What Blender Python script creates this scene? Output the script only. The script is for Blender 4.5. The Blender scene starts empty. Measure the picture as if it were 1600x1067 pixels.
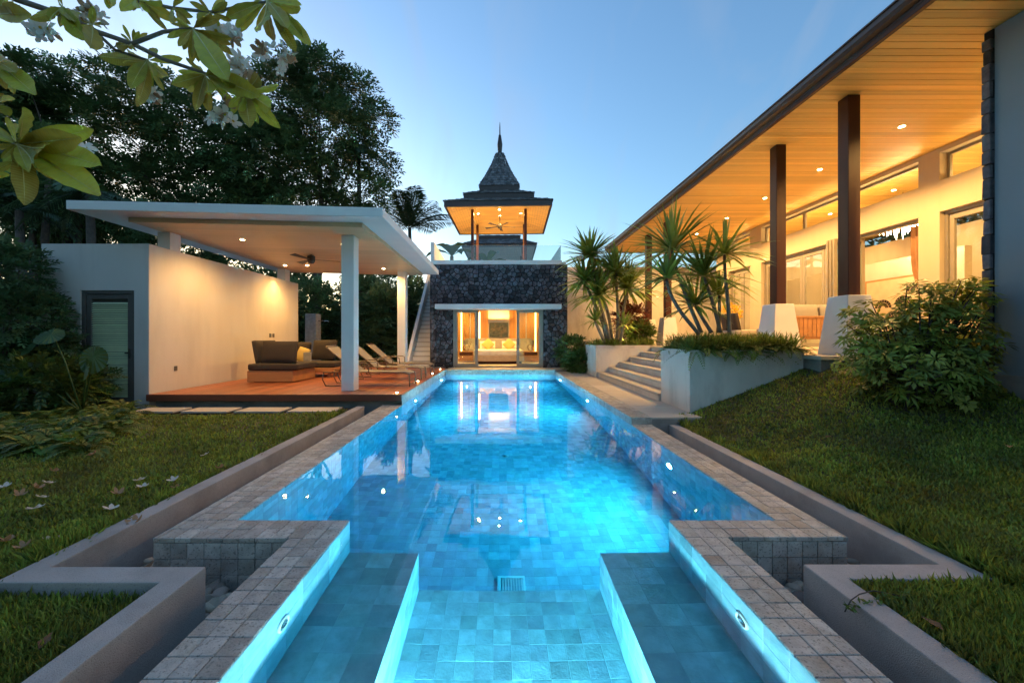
import bpy, bmesh, math, random
import numpy as np
from mathutils import Vector, Matrix
random.seed(7); RNG = np.random.default_rng(7)
R = math.radians; PI = math.pi
scene = bpy.context.scene
COL = scene.collection

# ------------------------------------------------------------------ camera, sky, sun, exposure
F = 605.0; VX, VY = 780.0, 527.0; H = 1.35          # focal length in photo pixels, vanishing point, eye height above the water
cam_d = bpy.data.cameras.new('camera'); cam = bpy.data.objects.new('camera', cam_d); COL.objects.link(cam)
cam.location = (0, 0, H); cam.rotation_euler = (PI/2, 0, 0)
cam_d.sensor_width = 36; cam_d.lens = F/1600*36
cam_d.shift_x = (800-VX)/1600; cam_d.shift_y = -(533.5-VY)/1600
cam_d.clip_start = .05; cam_d.clip_end = 2000
scene.camera = cam

SUN_EL, SUN_AZ = 7.2, -38.0                             # low evening sun behind the tall trees at the left
world = bpy.data.worlds.new('World'); scene.world = world; world.use_nodes = True
wn = world.node_tree; bg = wn.nodes['Background']
sky = wn.nodes.new('ShaderNodeTexSky'); sky.sky_type = 'NISHITA'; sky.sun_disc = False
sky.sun_elevation = R(SUN_EL); sky.sun_rotation = R(SUN_AZ)
sky.altitude = 0; sky.air_density = 1.3; sky.dust_density = 1.0; sky.ozone_density = 3.7
# faint high streaks of cloud
_tc = wn.nodes.new('ShaderNodeTexCoord'); _mp = wn.nodes.new('ShaderNodeMapping'); _mp.inputs['Rotation'].default_value = (.5,.35,.3); _mp.inputs['Scale'].default_value = (5.5,1.1,1.6)
_nz = wn.nodes.new('ShaderNodeTexNoise'); _nz.inputs['Scale'].default_value = 1.5; _nz.inputs['Detail'].default_value = 5; _nz.inputs['Distortion'].default_value = .6
_mr = wn.nodes.new('ShaderNodeMapRange'); _mr.inputs[1].default_value = .48; _mr.inputs[2].default_value = .8; _mr.inputs[4].default_value = .42
_mx = wn.nodes.new('ShaderNodeMix'); _mx.data_type = 'RGBA'; _mx.inputs[7].default_value = (1.05,1.2,1.45,1)
wn.links.new(_tc.outputs['Generated'], _mp.inputs[0]); wn.links.new(_mp.outputs[0], _nz.inputs['Vector']); wn.links.new(_nz.outputs[0], _mr.inputs[0])
wn.links.new(_mr.outputs[0], _mx.inputs[0]); wn.links.new(sky.outputs[0], _mx.inputs[6]); wn.links.new(_mx.outputs[2], bg.inputs[0]); bg.inputs[1].default_value = .105
sun_d = bpy.data.lights.new('sun', 'SUN'); sun_d.energy = .03; sun_d.angle = R(20); sun_d.color = (1, .85, .7)
sun = bpy.data.objects.new('sun', sun_d); COL.objects.link(sun)
_az, _el = R(SUN_AZ), R(SUN_EL)
sun.rotation_euler = Vector((math.sin(_az)*math.cos(_el), math.cos(_az)*math.cos(_el), math.sin(_el))).to_track_quat('Z', 'Y').to_euler()
vs = scene.view_settings; vs.view_transform = 'Standard'; vs.look = 'None'; vs.exposure = 2.1; vs.gamma = 1; vs.use_curve_mapping = False
cy = scene.cycles
cy.use_denoising = True; cy.max_bounces = 10; cy.diffuse_bounces = 5; cy.glossy_bounces = 4; cy.transmission_bounces = 8
cy.transparent_max_bounces = 16; cy.volume_bounces = 0; cy.sample_clamp_indirect = 6; cy.sample_clamp_direct = 0
cy.caustics_refractive = True; cy.caustics_reflective = False; cy.blur_glossy = 1.0; cy.use_light_tree = True
cy.use_adaptive_sampling = True; cy.adaptive_threshold = .015

# ------------------------------------------------------------------ helpers
ORG = {}; LK = .66                                      # common dimmer for the lamps
def at(px, py, D): return Vector(((px-VX)/F*D, D, H-(py-VY)/F*D))
def tag(o, label=None, cat=None, group=None, kind=None):
    for k, v in (('label', label), ('category', cat), ('group', group), ('kind', kind)):
        if v: o[k] = v
    return o
def thing(name, label, cat, loc=(0, 0, 0), group=None, rz=0):
    o = bpy.data.objects.new(name, None); COL.objects.link(o); o.location = loc; o.rotation_euler.z = rz
    o.empty_display_size = .1
    ORG[o] = Vector(loc); return tag(o, label, cat, group)
class MB:
    def __init__(s): s.v = []; s.f = []
    def add(s, vs_, fs):
        n = len(s.v); s.v += [tuple(p) for p in vs_]; s.f += [tuple(i+n for i in q) for q in fs]; return s
    def box(s, x0, x1, y0, y1, z0, z1):
        return s.add([(x0,y0,z0),(x1,y0,z0),(x1,y1,z0),(x0,y1,z0),(x0,y0,z1),(x1,y0,z1),(x1,y1,z1),(x0,y1,z1)],
                     [(0,3,2,1),(4,5,6,7),(0,1,5,4),(1,2,6,5),(2,3,7,6),(3,0,4,7)])
    def frustum(s, cx, cy_, z0, z1, a0, a1, b0=None, b1=None):
        b0 = a0 if b0 is None else b0; b1 = a1 if b1 is None else b1
        return s.add([(cx-a0,cy_-b0,z0),(cx+a0,cy_-b0,z0),(cx+a0,cy_+b0,z0),(cx-a0,cy_+b0,z0),
                      (cx-a1,cy_-b1,z1),(cx+a1,cy_-b1,z1),(cx+a1,cy_+b1,z1),(cx-a1,cy_+b1,z1)],
                     [(0,3,2,1),(4,5,6,7),(0,1,5,4),(1,2,6,5),(2,3,7,6),(3,0,4,7)])
    def prism(s, poly, z0, z1):           # counter-clockwise polygon in XY
        n = len(poly)
        return s.add([(x,y,z0) for x,y in poly]+[(x,y,z1) for x,y in poly],
                     [tuple(range(n-1,-1,-1)), tuple(range(n,2*n))]+[(i,(i+1)%n,n+(i+1)%n,n+i) for i in range(n)])
    def hexa(s, a, b):                    # two quads (lists of 4 points, same winding), joined into a solid
        return s.add(list(a)+list(b), [(3,2,1,0),(4,5,6,7),(0,1,5,4),(1,2,6,5),(2,3,7,6),(3,0,4,7)])
    def tube(s, pts, rad, n=8, cap=True):
        pts = [Vector(p) for p in pts]
        if not hasattr(rad, '__len__'): rad = [rad]*len(pts)
        rings = []; up = Vector((0,0,1)); prev = None
        for i, p in enumerate(pts):
            t = (pts[min(i+1,len(pts)-1)]-pts[max(i-1,0)]).normalized()
            if prev is None:
                a = t.cross(up if abs(t.z) < .9 else Vector((1,0,0))).normalized()
            else:
                a = (prev - t*prev.dot(t)).normalized()
            prev = a; b = t.cross(a)
            rings.append([p+(a*math.cos(2*PI*k/n)+b*math.sin(2*PI*k/n))*rad[i] for k in range(n)])
        vs_ = [q for r in rings for q in r]
        fs = [(i*n+k,i*n+(k+1)%n,(i+1)*n+(k+1)%n,(i+1)*n+k) for i in range(len(rings)-1) for k in range(n)]
        if cap: fs += [tuple(range(n-1,-1,-1)), tuple(range((len(rings)-1)*n, len(rings)*n))]
        return s.add(vs_, fs)
    def lathe(s, prof, c=(0,0,0), n=16):  # prof: list of (r, z)
        c = Vector(c); vs_ = []
        for r, z in prof: vs_ += [(c.x+r*math.cos(2*PI*k/n), c.y+r*math.sin(2*PI*k/n), c.z+z) for k in range(n)]
        fs = [(i*n+k,i*n+(k+1)%n,(i+1)*n+(k+1)%n,(i+1)*n+k) for i in range(len(prof)-1) for k in range(n)]
        fs += [tuple(range(n-1,-1,-1)), tuple(range((len(prof)-1)*n, len(prof)*n))]
        return s.add(vs_, fs)
    def mesh(s, name, mat, smooth=False, bevel=0, org=Vector((0,0,0)), seg=1):
        me = bpy.data.meshes.new(name)
        o = tuple(org)
        me.from_pydata([(x-o[0], y-o[1], z-o[2]) for x,y,z in s.v], [], s.f)
        if bevel:
            bm = bmesh.new(); bm.from_mesh(me)
            es = [e for e in bm.edges if len(e.link_faces) == 2 and e.calc_face_angle(0) > .5]
            bmesh.ops.bevel(bm, geom=es, offset=bevel, segments=seg, profile=.6, affect='EDGES', clamp_overlap=True)
            bm.to_mesh(me); bm.free()
        if smooth: me.polygons.foreach_set('use_smooth', [True]*len(me.polygons))
        me.materials.append(mat); me.update(); return me
    def build(s, name, mat, parent=None, smooth=False, bevel=0, seg=1):
        org = ORG[parent] if parent else Vector((0,0,0))
        o = bpy.data.objects.new(name, s.mesh(name, mat, smooth, bevel, org, seg)); COL.objects.link(o)
        if parent: o.parent = parent
        ORG[o] = org; return o
def piece(me, name, parent, loc, rot=(0,0,0), sc=(1,1,1)):
    o = bpy.data.objects.new(name, me); COL.objects.link(o); o.parent = parent
    o.location = Vector(loc)-ORG[parent] if parent else loc; o.rotation_euler = rot; o.scale = sc; ORG[o] = Vector(loc); return o
def copy_tree(o, parent=None):
    c = o.copy(); COL.objects.link(c); c.parent = parent; ORG[c] = ORG[o]
    for ch in list(o.children): copy_tree(ch, c)
    return c
def box(name, mat, parent, x0, x1, y0, y1, z0, z1, bevel=.004): return MB().box(x0,x1,y0,y1,z0,z1).build(name, mat, parent, bevel=bevel)
def npmesh(name, verts, faces, mat, parent=None, smooth=False, tone=None):
    """verts (N,3), faces (M,k) arrays -> object; tone: per-face grey attribute"""
    verts = np.asarray(verts, np.float32); faces = np.asarray(faces, np.int32); k = faces.shape[1]
    org = ORG[parent] if parent else Vector((0,0,0))
    verts = verts - np.array(org, np.float32)
    me = bpy.data.meshes.new(name); me.vertices.add(len(verts)); me.vertices.foreach_set('co', verts.ravel())
    me.loops.add(faces.size); me.loops.foreach_set('vertex_index', faces.ravel())
    me.polygons.add(len(faces)); me.polygons.foreach_set('loop_start', np.arange(0, faces.size, k, dtype=np.int32))
    if tone is not None:
        a = me.attributes.new('tone', 'FLOAT', 'FACE'); a.data.foreach_set('value', np.asarray(tone, np.float32))
    me.update(calc_edges=True); me.validate()
    if not smooth: me.shade_flat()
    me.materials.append(mat)
    o = bpy.data.objects.new(name, me); COL.objects.link(o)
    if parent: o.parent = parent
    ORG[o] = org; return o
def lamp(name, kind, parent, loc, energy, color, aim=None, **kw):
    d = bpy.data.lights.new(name, kind); d.energy = energy*LK; d.color = color
    for k, v in kw.items(): setattr(d, k, v)
    o = bpy.data.objects.new(name, d); COL.objects.link(o); o.parent = parent
    o.location = Vector(loc)-(ORG[parent] if parent else Vector((0,0,0)))
    if aim is not None: o.rotation_euler = (-Vector(aim)).to_track_quat('Z', 'Y').to_euler()
    return o

# ------------------------------------------------------------------ materials
MATS = {}
def M(name, col, rough=.55, var=.18, scale=6., bump=0., bscale=60., metal=0., spec=.5, rnd=0., tone=False, stain=None, stain_scale=1.2,
      stain_amt=.5, stretch=(1,1,1), trans=0., speck=None, hue=0.):
    m = bpy.data.materials.new(name); m.use_nodes = True; nt = m.node_tree; N = nt.nodes; L = nt.links
    b = N['Principled BSDF']; b.inputs['Roughness'].default_value = rough; b.inputs['Metallic'].default_value = metal
    b.inputs['Specular IOR Level'].default_value = spec
    tc = N.new('ShaderNodeTexCoord'); oi = N.new('ShaderNodeObjectInfo')
    off = N.new('ShaderNodeVectorMath'); off.operation = 'SCALE'; off.inputs[0].default_value = (37, 91, 53); L.new(oi.outputs['Random'], off.inputs['Scale'])
    ad = N.new('ShaderNodeVectorMath'); ad.operation = 'ADD'; L.new(tc.outputs['Object'], ad.inputs[0]); L.new(off.outputs[0], ad.inputs[1])
    mp = N.new('ShaderNodeMapping'); mp.inputs['Scale'].default_value = stretch; L.new(ad.outputs[0], mp.inputs[0]); vec = mp.outputs[0]
    nz = N.new('ShaderNodeTexNoise'); nz.inputs['Scale'].default_value = scale; nz.inputs['Detail'].default_value = 6; L.new(vec, nz.inputs['Vector'])
    c = Vector(col)
    def mixc(fac, a, bb, blend='MIX'):
        x = N.new('ShaderNodeMix'); x.data_type = 'RGBA'; x.blend_type = blend
        if hasattr(fac, 'links') or isinstance(fac, bpy.types.NodeSocket): L.new(fac, x.inputs['Factor'])
        else: x.inputs['Factor'].default_value = fac
        for s_, i in ((a, 'A'), (bb, 'B')):
            sock = [q for q in x.inputs if q.name == i and q.type == 'RGBA'][0]
            if isinstance(s_, bpy.types.NodeSocket): L.new(s_, sock)
            else: sock.default_value = (*s_, 1)
        return [q for q in x.outputs if q.type == 'RGBA'][0]
    def rng(sock, a, b_, lo=0., hi=1.):
        r = N.new('ShaderNodeMapRange'); L.new(sock, r.inputs[0]); r.inputs[1].default_value = lo; r.inputs[2].default_value = hi
        r.inputs[3].default_value = a; r.inputs[4].default_value = b_; return r.outputs[0]
    cur = mixc(rng(nz.outputs[0], 0, 1, .3, .7), tuple(c*(1-var)), tuple(c*(1+var)))
    if rnd or tone:
        if tone:
            at_ = N.new('ShaderNodeAttribute'); at_.attribute_name = 'tone'; src = at_.outputs['Fac']
        else: src = oi.outputs['Random']
        g = rng(src, 1-rnd, 1+rnd)
        v = N.new('ShaderNodeHueSaturation'); L.new(g, v.inputs['Value']); L.new(cur, v.inputs['Color'])
        if hue:
            w = N.new('ShaderNodeMath'); w.operation = 'FRACT'; ml = N.new('ShaderNodeMath'); ml.operation = 'MULTIPLY'; ml.inputs[1].default_value = 17.3
            L.new(src, ml.inputs[0]); L.new(ml.outputs[0], w.inputs[0]); L.new(rng(w.outputs[0], .5-hue, .5+hue), v.inputs['Hue'])
        cur = v.outputs[0]
    if stain is not None:
        n2 = N.new('ShaderNodeTexNoise'); n2.inputs['Scale'].default_value = stain_scale; n2.inputs['Detail'].default_value = 8; n2.inputs['Roughness'].default_value = .65
        L.new(vec, n2.inputs['Vector'])
        cur = mixc(rng(n2.outputs[0], 0, stain_amt, .48, .72), cur, stain)
    if speck is not None:
        n3 = N.new('ShaderNodeTexNoise'); n3.inputs['Scale'].default_value = speck[1]; n3.inputs['Detail'].default_value = 2; L.new(vec, n3.inputs['Vector'])
        cur = mixc(rng(n3.outputs[0], 0, speck[2], .58, .66), cur, speck[0])
    L.new(cur, b.inputs['Base Color'])
    L.new(rng(nz.outputs[0], max(.02, rough-.08), min(1, rough+.1)), b.inputs['Roughness'])
    if bump:
        n4 = N.new('ShaderNodeTexNoise'); n4.inputs['Scale'].default_value = bscale; n4.inputs['Detail'].default_value = 5; L.new(vec, n4.inputs['Vector'])
        bp = N.new('ShaderNodeBump'); bp.inputs['Strength'].default_value = bump; bp.inputs['Distance'].default_value = .01
        L.new(n4.outputs[0], bp.inputs['Height']); L.new(bp.outputs[0], b.inputs['Normal'])
    if trans:
        tr = N.new('ShaderNodeBsdfTranslucent'); L.new(cur, tr.inputs['Color']); mx = N.new('ShaderNodeMixShader'); mx.inputs[0].default_value = trans
        L.new(b.outputs[0], mx.inputs[1]); L.new(tr.outputs[0], mx.inputs[2]); L.new(mx.outputs[0], N['Material Output'].inputs[0])
    MATS[name] = m; return m
def emis(name, col, strength):
    m = bpy.data.materials.new(name); m.use_nodes = True; b = m.node_tree.nodes['Principled BSDF']
    b.inputs['Base Color'].default_value = (.8,.8,.8,1); b.inputs['Emission Color'].default_value = (*col,1); b.inputs['Emission Strength'].default_value = strength*LK
    MATS[name] = m; return m
def glassmat(name, tint=(1,1,1), rough=0.0, amt=1.0):
    m = bpy.data.materials.new(name); m.use_nodes = True; nt = m.node_tree; N = nt.nodes; L = nt.links
    N.remove(N['Principled BSDF']); t = N.new('ShaderNodeBsdfTransparent'); t.inputs[0].default_value = (*tint,1)
    g = N.new('ShaderNodeBsdfGlossy'); g.inputs['Roughness'].default_value = rough; lw = N.new('ShaderNodeLayerWeight'); pw = N.new('ShaderNodeMath'); pw.operation = 'POWER'; pw.inputs[1].default_value = 5; L.new(lw.outputs['Facing'], pw.inputs[0])
    fr = N.new('ShaderNodeMath'); fr.operation = 'MULTIPLY_ADD'; fr.inputs[1].default_value = .94; fr.inputs[2].default_value = .04; L.new(pw.outputs[0], fr.inputs[0])
    ml = N.new('ShaderNodeMath'); ml.operation = 'MULTIPLY'; ml.inputs[1].default_value = amt; ml.use_clamp = True; L.new(fr.outputs[0], ml.inputs[0])
    x = N.new('ShaderNodeMixShader'); L.new(ml.outputs[0], x.inputs[0]); L.new(t.outputs[0], x.inputs[1]); L.new(g.outputs[0], x.inputs[2])
    L.new(x.outputs[0], N['Material Output'].inputs[0]); MATS[name] = m; return m

plaster = M('plaster', (.60,.55,.49), .8, .05, 1.5, .12, 120, stain=(.36,.32,.27), stain_scale=1.9, stain_amt=.3, stretch=(1,1,.22))
plaster2 = M('plaster_weathered', (.62,.57,.51), .8, .06, 2, .15, 120, stain=(.22,.19,.16), stain_scale=2.2, stain_amt=.5, stretch=(1,1,.3))
house_plaster = M('tan_plaster', (.46,.385,.29), .8, .05, 1.5, .12, 120, stain=(.34,.28,.2), stain_scale=1.9, stain_amt=.25, stretch=(1,1,.22))
white = M('white_paint', (.74,.71,.66), .6, .04, 2, .05, 90)
terrazzo = M('washed_render', (.45,.41,.375), .8, .1, 3, .6, 220, speck=((.25,.22,.2), 160, .6), stain=(.20,.17,.145), stain_scale=1.9, stain_amt=.55)
coping_m = M('coping_stone', (.43,.405,.355), .6, .22, 14, .55, 90, rnd=.22, stain=(.27,.19,.11), stain_scale=5, stain_amt=.55, speck=((.10,.10,.09), 70, .6), hue=.015)
coping_t = M('coping_stone_run', (.40,.38,.33), .6, .22, 14, .55, 90, rnd=.22, tone=True, stain=(.27,.19,.11), stain_scale=5, stain_amt=.5, speck=((.10,.10,.09), 70, .6), hue=.015)
pooltile = M('pool_stone_tile', (.28,.43,.47), .5, .2, 9, .3, 60, rnd=.24, stain=(.14,.27,.28), stain_scale=11, stain_amt=.5, hue=.02)
pooltile_t = M('pool_stone_tile_run', (.28,.43,.47), .5, .16, 9, .3, 60, rnd=.22, tone=True, stain=(.14,.27,.28), stain_scale=6, stain_amt=.35, hue=.02)
grout = M('grout', (.27,.42,.46), .8)
grout_dry = M('grout_dry', (.22,.21,.18), .9)
concrete = M('concrete', (.26,.25,.23), .85, .2, 3, .4, 50, stain=(.10,.10,.09), stain_scale=2, stain_amt=.6)
paving = M('paving_stone', (.46,.42,.36), .65, .08, 4, .2, 70, rnd=.08, stain=(.28,.24,.2), stain_scale=2, stain_amt=.4)
cream_floor = M('cream_floor', (.64,.55,.42), .35, .06, 2)
deck_m = M('deck_board', (.33,.10,.04), .38, .3, 5, .2, 40, rnd=.22, stretch=(1,.08,1))
deck_edge = M('deck_fascia', (.16,.045,.022), .45, .25, 4, .1, stretch=(.1,1,1))
soffit_m = M('soffit_plank', (.70,.43,.11), .5, .16, 5, .06, 40, rnd=.15, stretch=(.12,1,1))
pav_ceil = M('ceiling_board', (.62,.42,.23), .5, .12, 5, .05, rnd=.07, stretch=(.12,1,1))
dark_wood = M('dark_stained_wood', (.065,.02,.011), .42, .3, 4, .08, stretch=(1,1,.1), spec=.25)
fascia_m = M('dark_fascia', (.032,.019,.018), .4, .25, 4)
lava = M('lava_stone', (.085,.086,.098), .7, .35, 14, .9, 60, rnd=.65, hue=.02, spec=.4)
lava_t = M('lava_stone_run', (.085,.086,.098), .7, .35, 14, .9, 60, rnd=.65, tone=True, hue=.02, spec=.4)
mortar = M('dark_mortar', (.016,.016,.018), .95)
shingle = M('wood_shingle', (.105,.11,.12), .75, .3, 10, .4, 60, rnd=.5, tone=True)
frame_m = M('door_frame', (.27,.235,.19), .45, .05)
frame_dk = M('dark_frame', (.10,.09,.078), .5, .1)
metal_dk = M('dark_metal', (.05,.042,.035), .4, .1, metal=.3)
metal_br = M('bronze_metal', (.20,.155,.11), .35, .1, metal=.7)
steel = M('steel', (.55,.55,.55), .25, .05, metal=1.)
louver = M('louver_blind', (.68,.74,.46), .5, .06, rnd=.1)
teak = M('teak', (.42,.20,.075), .5, .2, 5, .08, stretch=(.12,1,1))
cush_dk = M('charcoal_fabric', (.040,.030,.023), .9, .12, 40, .35, 500)
cush_lt = M('grey_fabric', (.36,.33,.28), .9, .1, 40, .3, 500)
cush_y = M('mustard_fabric', (.55,.40,.13), .9, .1, 30, .3, 400)
linen = M('white_linen', (.74,.68,.58), .85, .06, 8, .15, 30)
bedbase = M('bed_runner', (.42,.33,.24), .9, .1, 10, .2, 100)
sling = M('sling_mesh', (.26,.22,.17), .8, .12, 60, .3, 500)
walnut = M('wood_panelling', (.48,.22,.055), .45, .16, 4, .05, rnd=.08, stretch=(1,1,.1))
paint_art = M('canvas_art', (.03,.045,.04), .5, .8, 9, stain=(.22,.15,.08), stain_scale=5, stain_amt=.8)
canvas = M('pale_canvas', (.62,.5,.34), .8, .08, 5)
black_print = M('black_print', (.03,.02,.015), .6)
curtain = M('curtain_cloth', (.40,.21,.10), .9, .15, 4, trans=.3)
sheer = M('sheer_cloth', (.70,.60,.44), .9, .08, 4, trans=.4)
glass = glassmat('clear_glass', (.93,.96,.94))
glass_rail = glassmat('rail_glass', (.90,.95,.95), amt=1.2)
lampglow = emis('lamp_glow', (1,.72,.36), 30)
striplight = emis('strip_light', (1,.60,.2), 7)
cove_glow = emis('cove_light', (1,.62,.24), 18)
chand = emis('chandelier_glow', (1,.86,.6), 14)
poolglow = emis('pool_light_lens', (.42,.84,1), 2100)
spaglow = emis('spa_light_lens', (1,.94,.94), 1900)
decklight = emis('deck_light', (1,.75,.4), 40)
ground_m = M('soil', (.045,.038,.026), .95, .4, 3, .6, 30)
lawn_m = M('lawn_soil', (.075,.07,.028), .95, .35, 5, .8, 40, stain=(.07,.05,.03), stain_scale=1.1, stain_amt=.5)
grass_m = M('grass_blade', (.22,.27,.036), .6, .4, 1.6, rnd=.5, tone=True, trans=.3, hue=.035, stain=(.17,.115,.05), stain_scale=1.3, stain_amt=.5)
leaf_dk = M('tree_leaf', (.085,.155,.055), .5, .3, .8, rnd=.4, tone=True, trans=.25, hue=.025)
leaf_mid = M('shrub_leaf', (.075,.13,.026), .42, .25, 2, rnd=.4, tone=True, trans=.25, hue=.03)
leaf_fern = M('fern_leaf', (.14,.20,.035), .55, .25, 2, rnd=.4, tone=True, trans=.3, hue=.03)
leaf_sword = M('sword_leaf', (.21,.29,.05), .4, .25, 3, rnd=.35, tone=True, trans=.3, hue=.02)
leaf_red = M('red_leaf', (.13,.035,.02), .45, .3, 3, rnd=.4, tone=True, trans=.25)
palm_leaf = M('palm_leaf', (.035,.07,.028), .5, .25, 1, rnd=.35, tone=True, trans=.2)
big_leaf = M('broad_leaf', (.055,.115,.030), .4, .2, 5, trans=.3)
bush_leaf = M('bush_leaf', (.22,.27,.038), .4, .3, 3, rnd=.45, tone=True, trans=.25, hue=.03)
wing_paint = M('slate_paint', (.20,.255,.29), .75, .05, 1.2, .1, 120)
frang_leaf = M('frangipani_leaf', (.50,.41,.045), .45, .15, 9, .1, 60, rnd=.28, trans=.35, hue=.03)
frang_rib = M('leaf_rib', (.62,.55,.22), .5, .1)
bark = M('bark', (.075,.06,.048), .9, .35, 9, .8, 40)
bark_pale = M('pale_bark', (.20,.17,.135), .85, .3, 9, .8, 40)
petal = M('white_petal', (.76,.70,.60), .6, .06, 12, trans=.3)
petal_old = M('wilted_petal', (.42,.25,.13), .7, .25, 14, trans=.2)
petal_y = M('yellow_petal', (.65,.42,.03), .6, .15, 12, trans=.3)
pebble_m = M('river_pebble', (.36,.29,.22), .6, .15, 12, .1, rnd=.4, hue=.02)
shower_m = M('shower_stone', (.30,.28,.25), .8, .2, 9, .4)
# fine side veins on the frangipani leaves
_nt = frang_leaf.node_tree; _b = _nt.nodes['Principled BSDF']; _t = _nt.nodes.new('ShaderNodeTexCoord'); _s = _nt.nodes.new('ShaderNodeSeparateXYZ'); _nt.links.new(_t.outputs['Object'], _s.inputs[0])
def _m(op, a, b):
    n = _nt.nodes.new('ShaderNodeMath'); n.operation = op
    for i, q in enumerate((a, b)):
        if isinstance(q, bpy.types.NodeSocket): _nt.links.new(q, n.inputs[i])
        elif q is not None: n.inputs[i].default_value = q
    return n.outputs[0]
_v = _m('SINE', _m('MULTIPLY', _m('SUBTRACT', _s.outputs[1], _m('MULTIPLY', _m('ABSOLUTE', _s.outputs[0], None), .55)), 150.), None)
_v = _m('POWER', _m('MULTIPLY_ADD', _v, .5), 6.); _v.node.inputs[0].links[0].from_node.inputs[2].default_value = .5
_x = _nt.nodes.new('ShaderNodeMix'); _x.data_type = 'RGBA'; _x.blend_type = 'MIX'; _nt.links.new(_m('MULTIPLY', _v, .4), _x.inputs[0]); _x.inputs[7].default_value = (.58,.52,.14,1)
_old = _b.inputs['Base Color'].links[0].from_socket; _nt.links.new(_old, _x.inputs[6]); _nt.links.new(_x.outputs[2], _b.inputs['Base Color'])
for _n in _nt.nodes:
    if _n.type == 'BSDF_TRANSLUCENT': _nt.links.new(_x.outputs[2], _n.inputs['Color'])
brown_leaf = M('dead_leaf', (.16,.075,.03), .8, .3, 12)

# ================================================================== THE SETTING
T = .108                                    # stone tile pitch
PL, PR, PB = -1.942, 2.046, 14.08           # pool sides and far end (water line)
LIP = 2.866                                 # where the pool narrows into the spa
SL, SR = -1.105, 1.255                      # spa sides
FRONT = .95                                 # spa's end wall below the camera
WZ = -.012                                  # water level
DEPTH = 1.72

# ground: one sheet to the horizon, open where the pool and its gutters are dug in
g = MB(); z = -.09
for x0, x1, y0, y1 in ((-500,-2.80,-300,900), (2.79,500,-300,900), (-2.80,2.79,-300,-.6), (-2.80,2.79,15.4,900)):
    g.add([(x0,y0,z),(x1,y0,z),(x1,y1,z),(x0,y1,z)], [(0,1,2,3)])
tag(g.build('ground', ground_m), 'dark soil ground under the planting', None, kind='structure')

def lawn_left(x, y): return -.05 + .02*math.sin(x*1.3+y*.7) + .02*math.sin(y*1.9-x*.4)
def lawn_right(x, y):
    u = max(0., min(1., (x-2.86)/3.4)); A = .22 + 1.12/(1+math.exp(-(y-5.15)*2.6)) + .16*min(1, max(0, (y-1)/4))
    return -.02 + A*u**1.08 + .015*math.sin(x*2.1+y*1.1) + .015*math.sin(y*2.7-x)
def sheet(name, fn, xs, ys, mat, label, keep=lambda x, y: True):
    vs_ = [(x, y, fn(x, y)) for y in ys for x in xs]; n = len(xs); fs = []
    for j in range(len(ys)-1):
        for i in range(n-1):
            if keep((xs[i]+xs[i+1])/2, (ys[j]+ys[j+1])/2): fs.append((j*n+i, j*n+i+1, (j+1)*n+i+1, (j+1)*n+i))
    b_ = MB().add(vs_, fs); o = b_.build(name, mat, smooth=True); tag(o, label, kind='structure'); return o
def ls(a, b, n): return [a+(b-a)*i/n for i in range(n+1)]
sheet('lawn', lawn_left, ls(-11, -2.83, 30)+[-2.80], ls(-2, 7.0, 40), lawn_m, 'dark green lawn left of the pool')
sheet('lawn', lawn_left, ls(-2.80, -1.90, 8)+[-1.878], ls(-2, 2.12, 20), lawn_m, 'lawn corner inside the zigzag of the left wall')
sheet('lawn', lawn_right, [2.775]+ls(2.80, 9.2, 40), ls(-2, 6.36, 44), lawn_m, 'sloping lawn right of the pool')
sheet('lawn', lambda x, y: -.03+.01*math.sin(3*x+2*y), [1.955]+ls(1.97, 2.775, 8), ls(-2, 2.155, 20), lawn_m, 'lawn corner inside the zigzag of the right wall')

# gutter bed under the pebbles
tag(MB().box(-2.80,PL-.02,LIP-.02,15.0,-.5,-.40).box(-2.80,SL-.03,-1,LIP-.021,-.5,-.40).box(PR+.02,2.79,LIP-.02,6.0,-.5,-.40).box(SR+.03,2.79,-1,LIP-.021,-.5,-.40).build('gutter_bed', concrete), 'dark drain channel floor', kind='structure')

# ---- pool shell (behind the tiles), tiles, water
basin = tag(bpy.data.objects.new('pool', None), 'blue tiled swimming pool basin', kind='structure'); COL.objects.link(basin); ORG[basin] = Vector((0,0,0))
e = .0012
sh = MB()
def vq(p, q, z0, z1): sh.add([(*p,z0),(*q,z0),(*q,z1),(*p,z1)], [(0,1,2,3)])
BT, BW = -.50, .51                           # bench depth below the water, bench width
SF = -.98                                    # spa floor
for p, q, z0, z1 in (((PL-e,PB),(PL-e,LIP),-DEPTH,-.03), ((PL-e,LIP-e),(SL-e,LIP-e),-DEPTH,-.03), ((SL-e,LIP),(SL-e,FRONT),BT-.05,-.03),
                     ((SL,FRONT-e),(SR,FRONT-e),SF,-.03), ((SR+e,FRONT),(SR+e,LIP),BT-.05,-.03), ((SR+e,LIP-e),(PR+e,LIP-e),-DEPTH,-.03),
                     ((PR+e,LIP),(PR+e,PB),-DEPTH,-.03), ((PR,PB+e),(PL,PB+e),-DEPTH,-.03)): vq(p, q, z0, z1)
sh.add([(PL,LIP-e,-DEPTH-e),(PR,LIP-e,-DEPTH-e),(PR,PB,-DEPTH-e),(PL,PB,-DEPTH-e)], [(0,1,2,3)])
IL, IR = SL+BW, SR-BW                        # inner faces of the spa benches
sh.add([(IL,FRONT-e,SF-e),(IR,FRONT-e,SF-e),(IR,LIP,SF-e),(IL,LIP,SF-e)], [(0,1,2,3)])
sh.add([(IL,LIP-e,-DEPTH),(IR,LIP-e,-DEPTH),(IR,LIP-e,SF-e),(IL,LIP-e,SF-e)], [(0,1,2,3)])
sh.build('shell', grout, basin)
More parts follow.
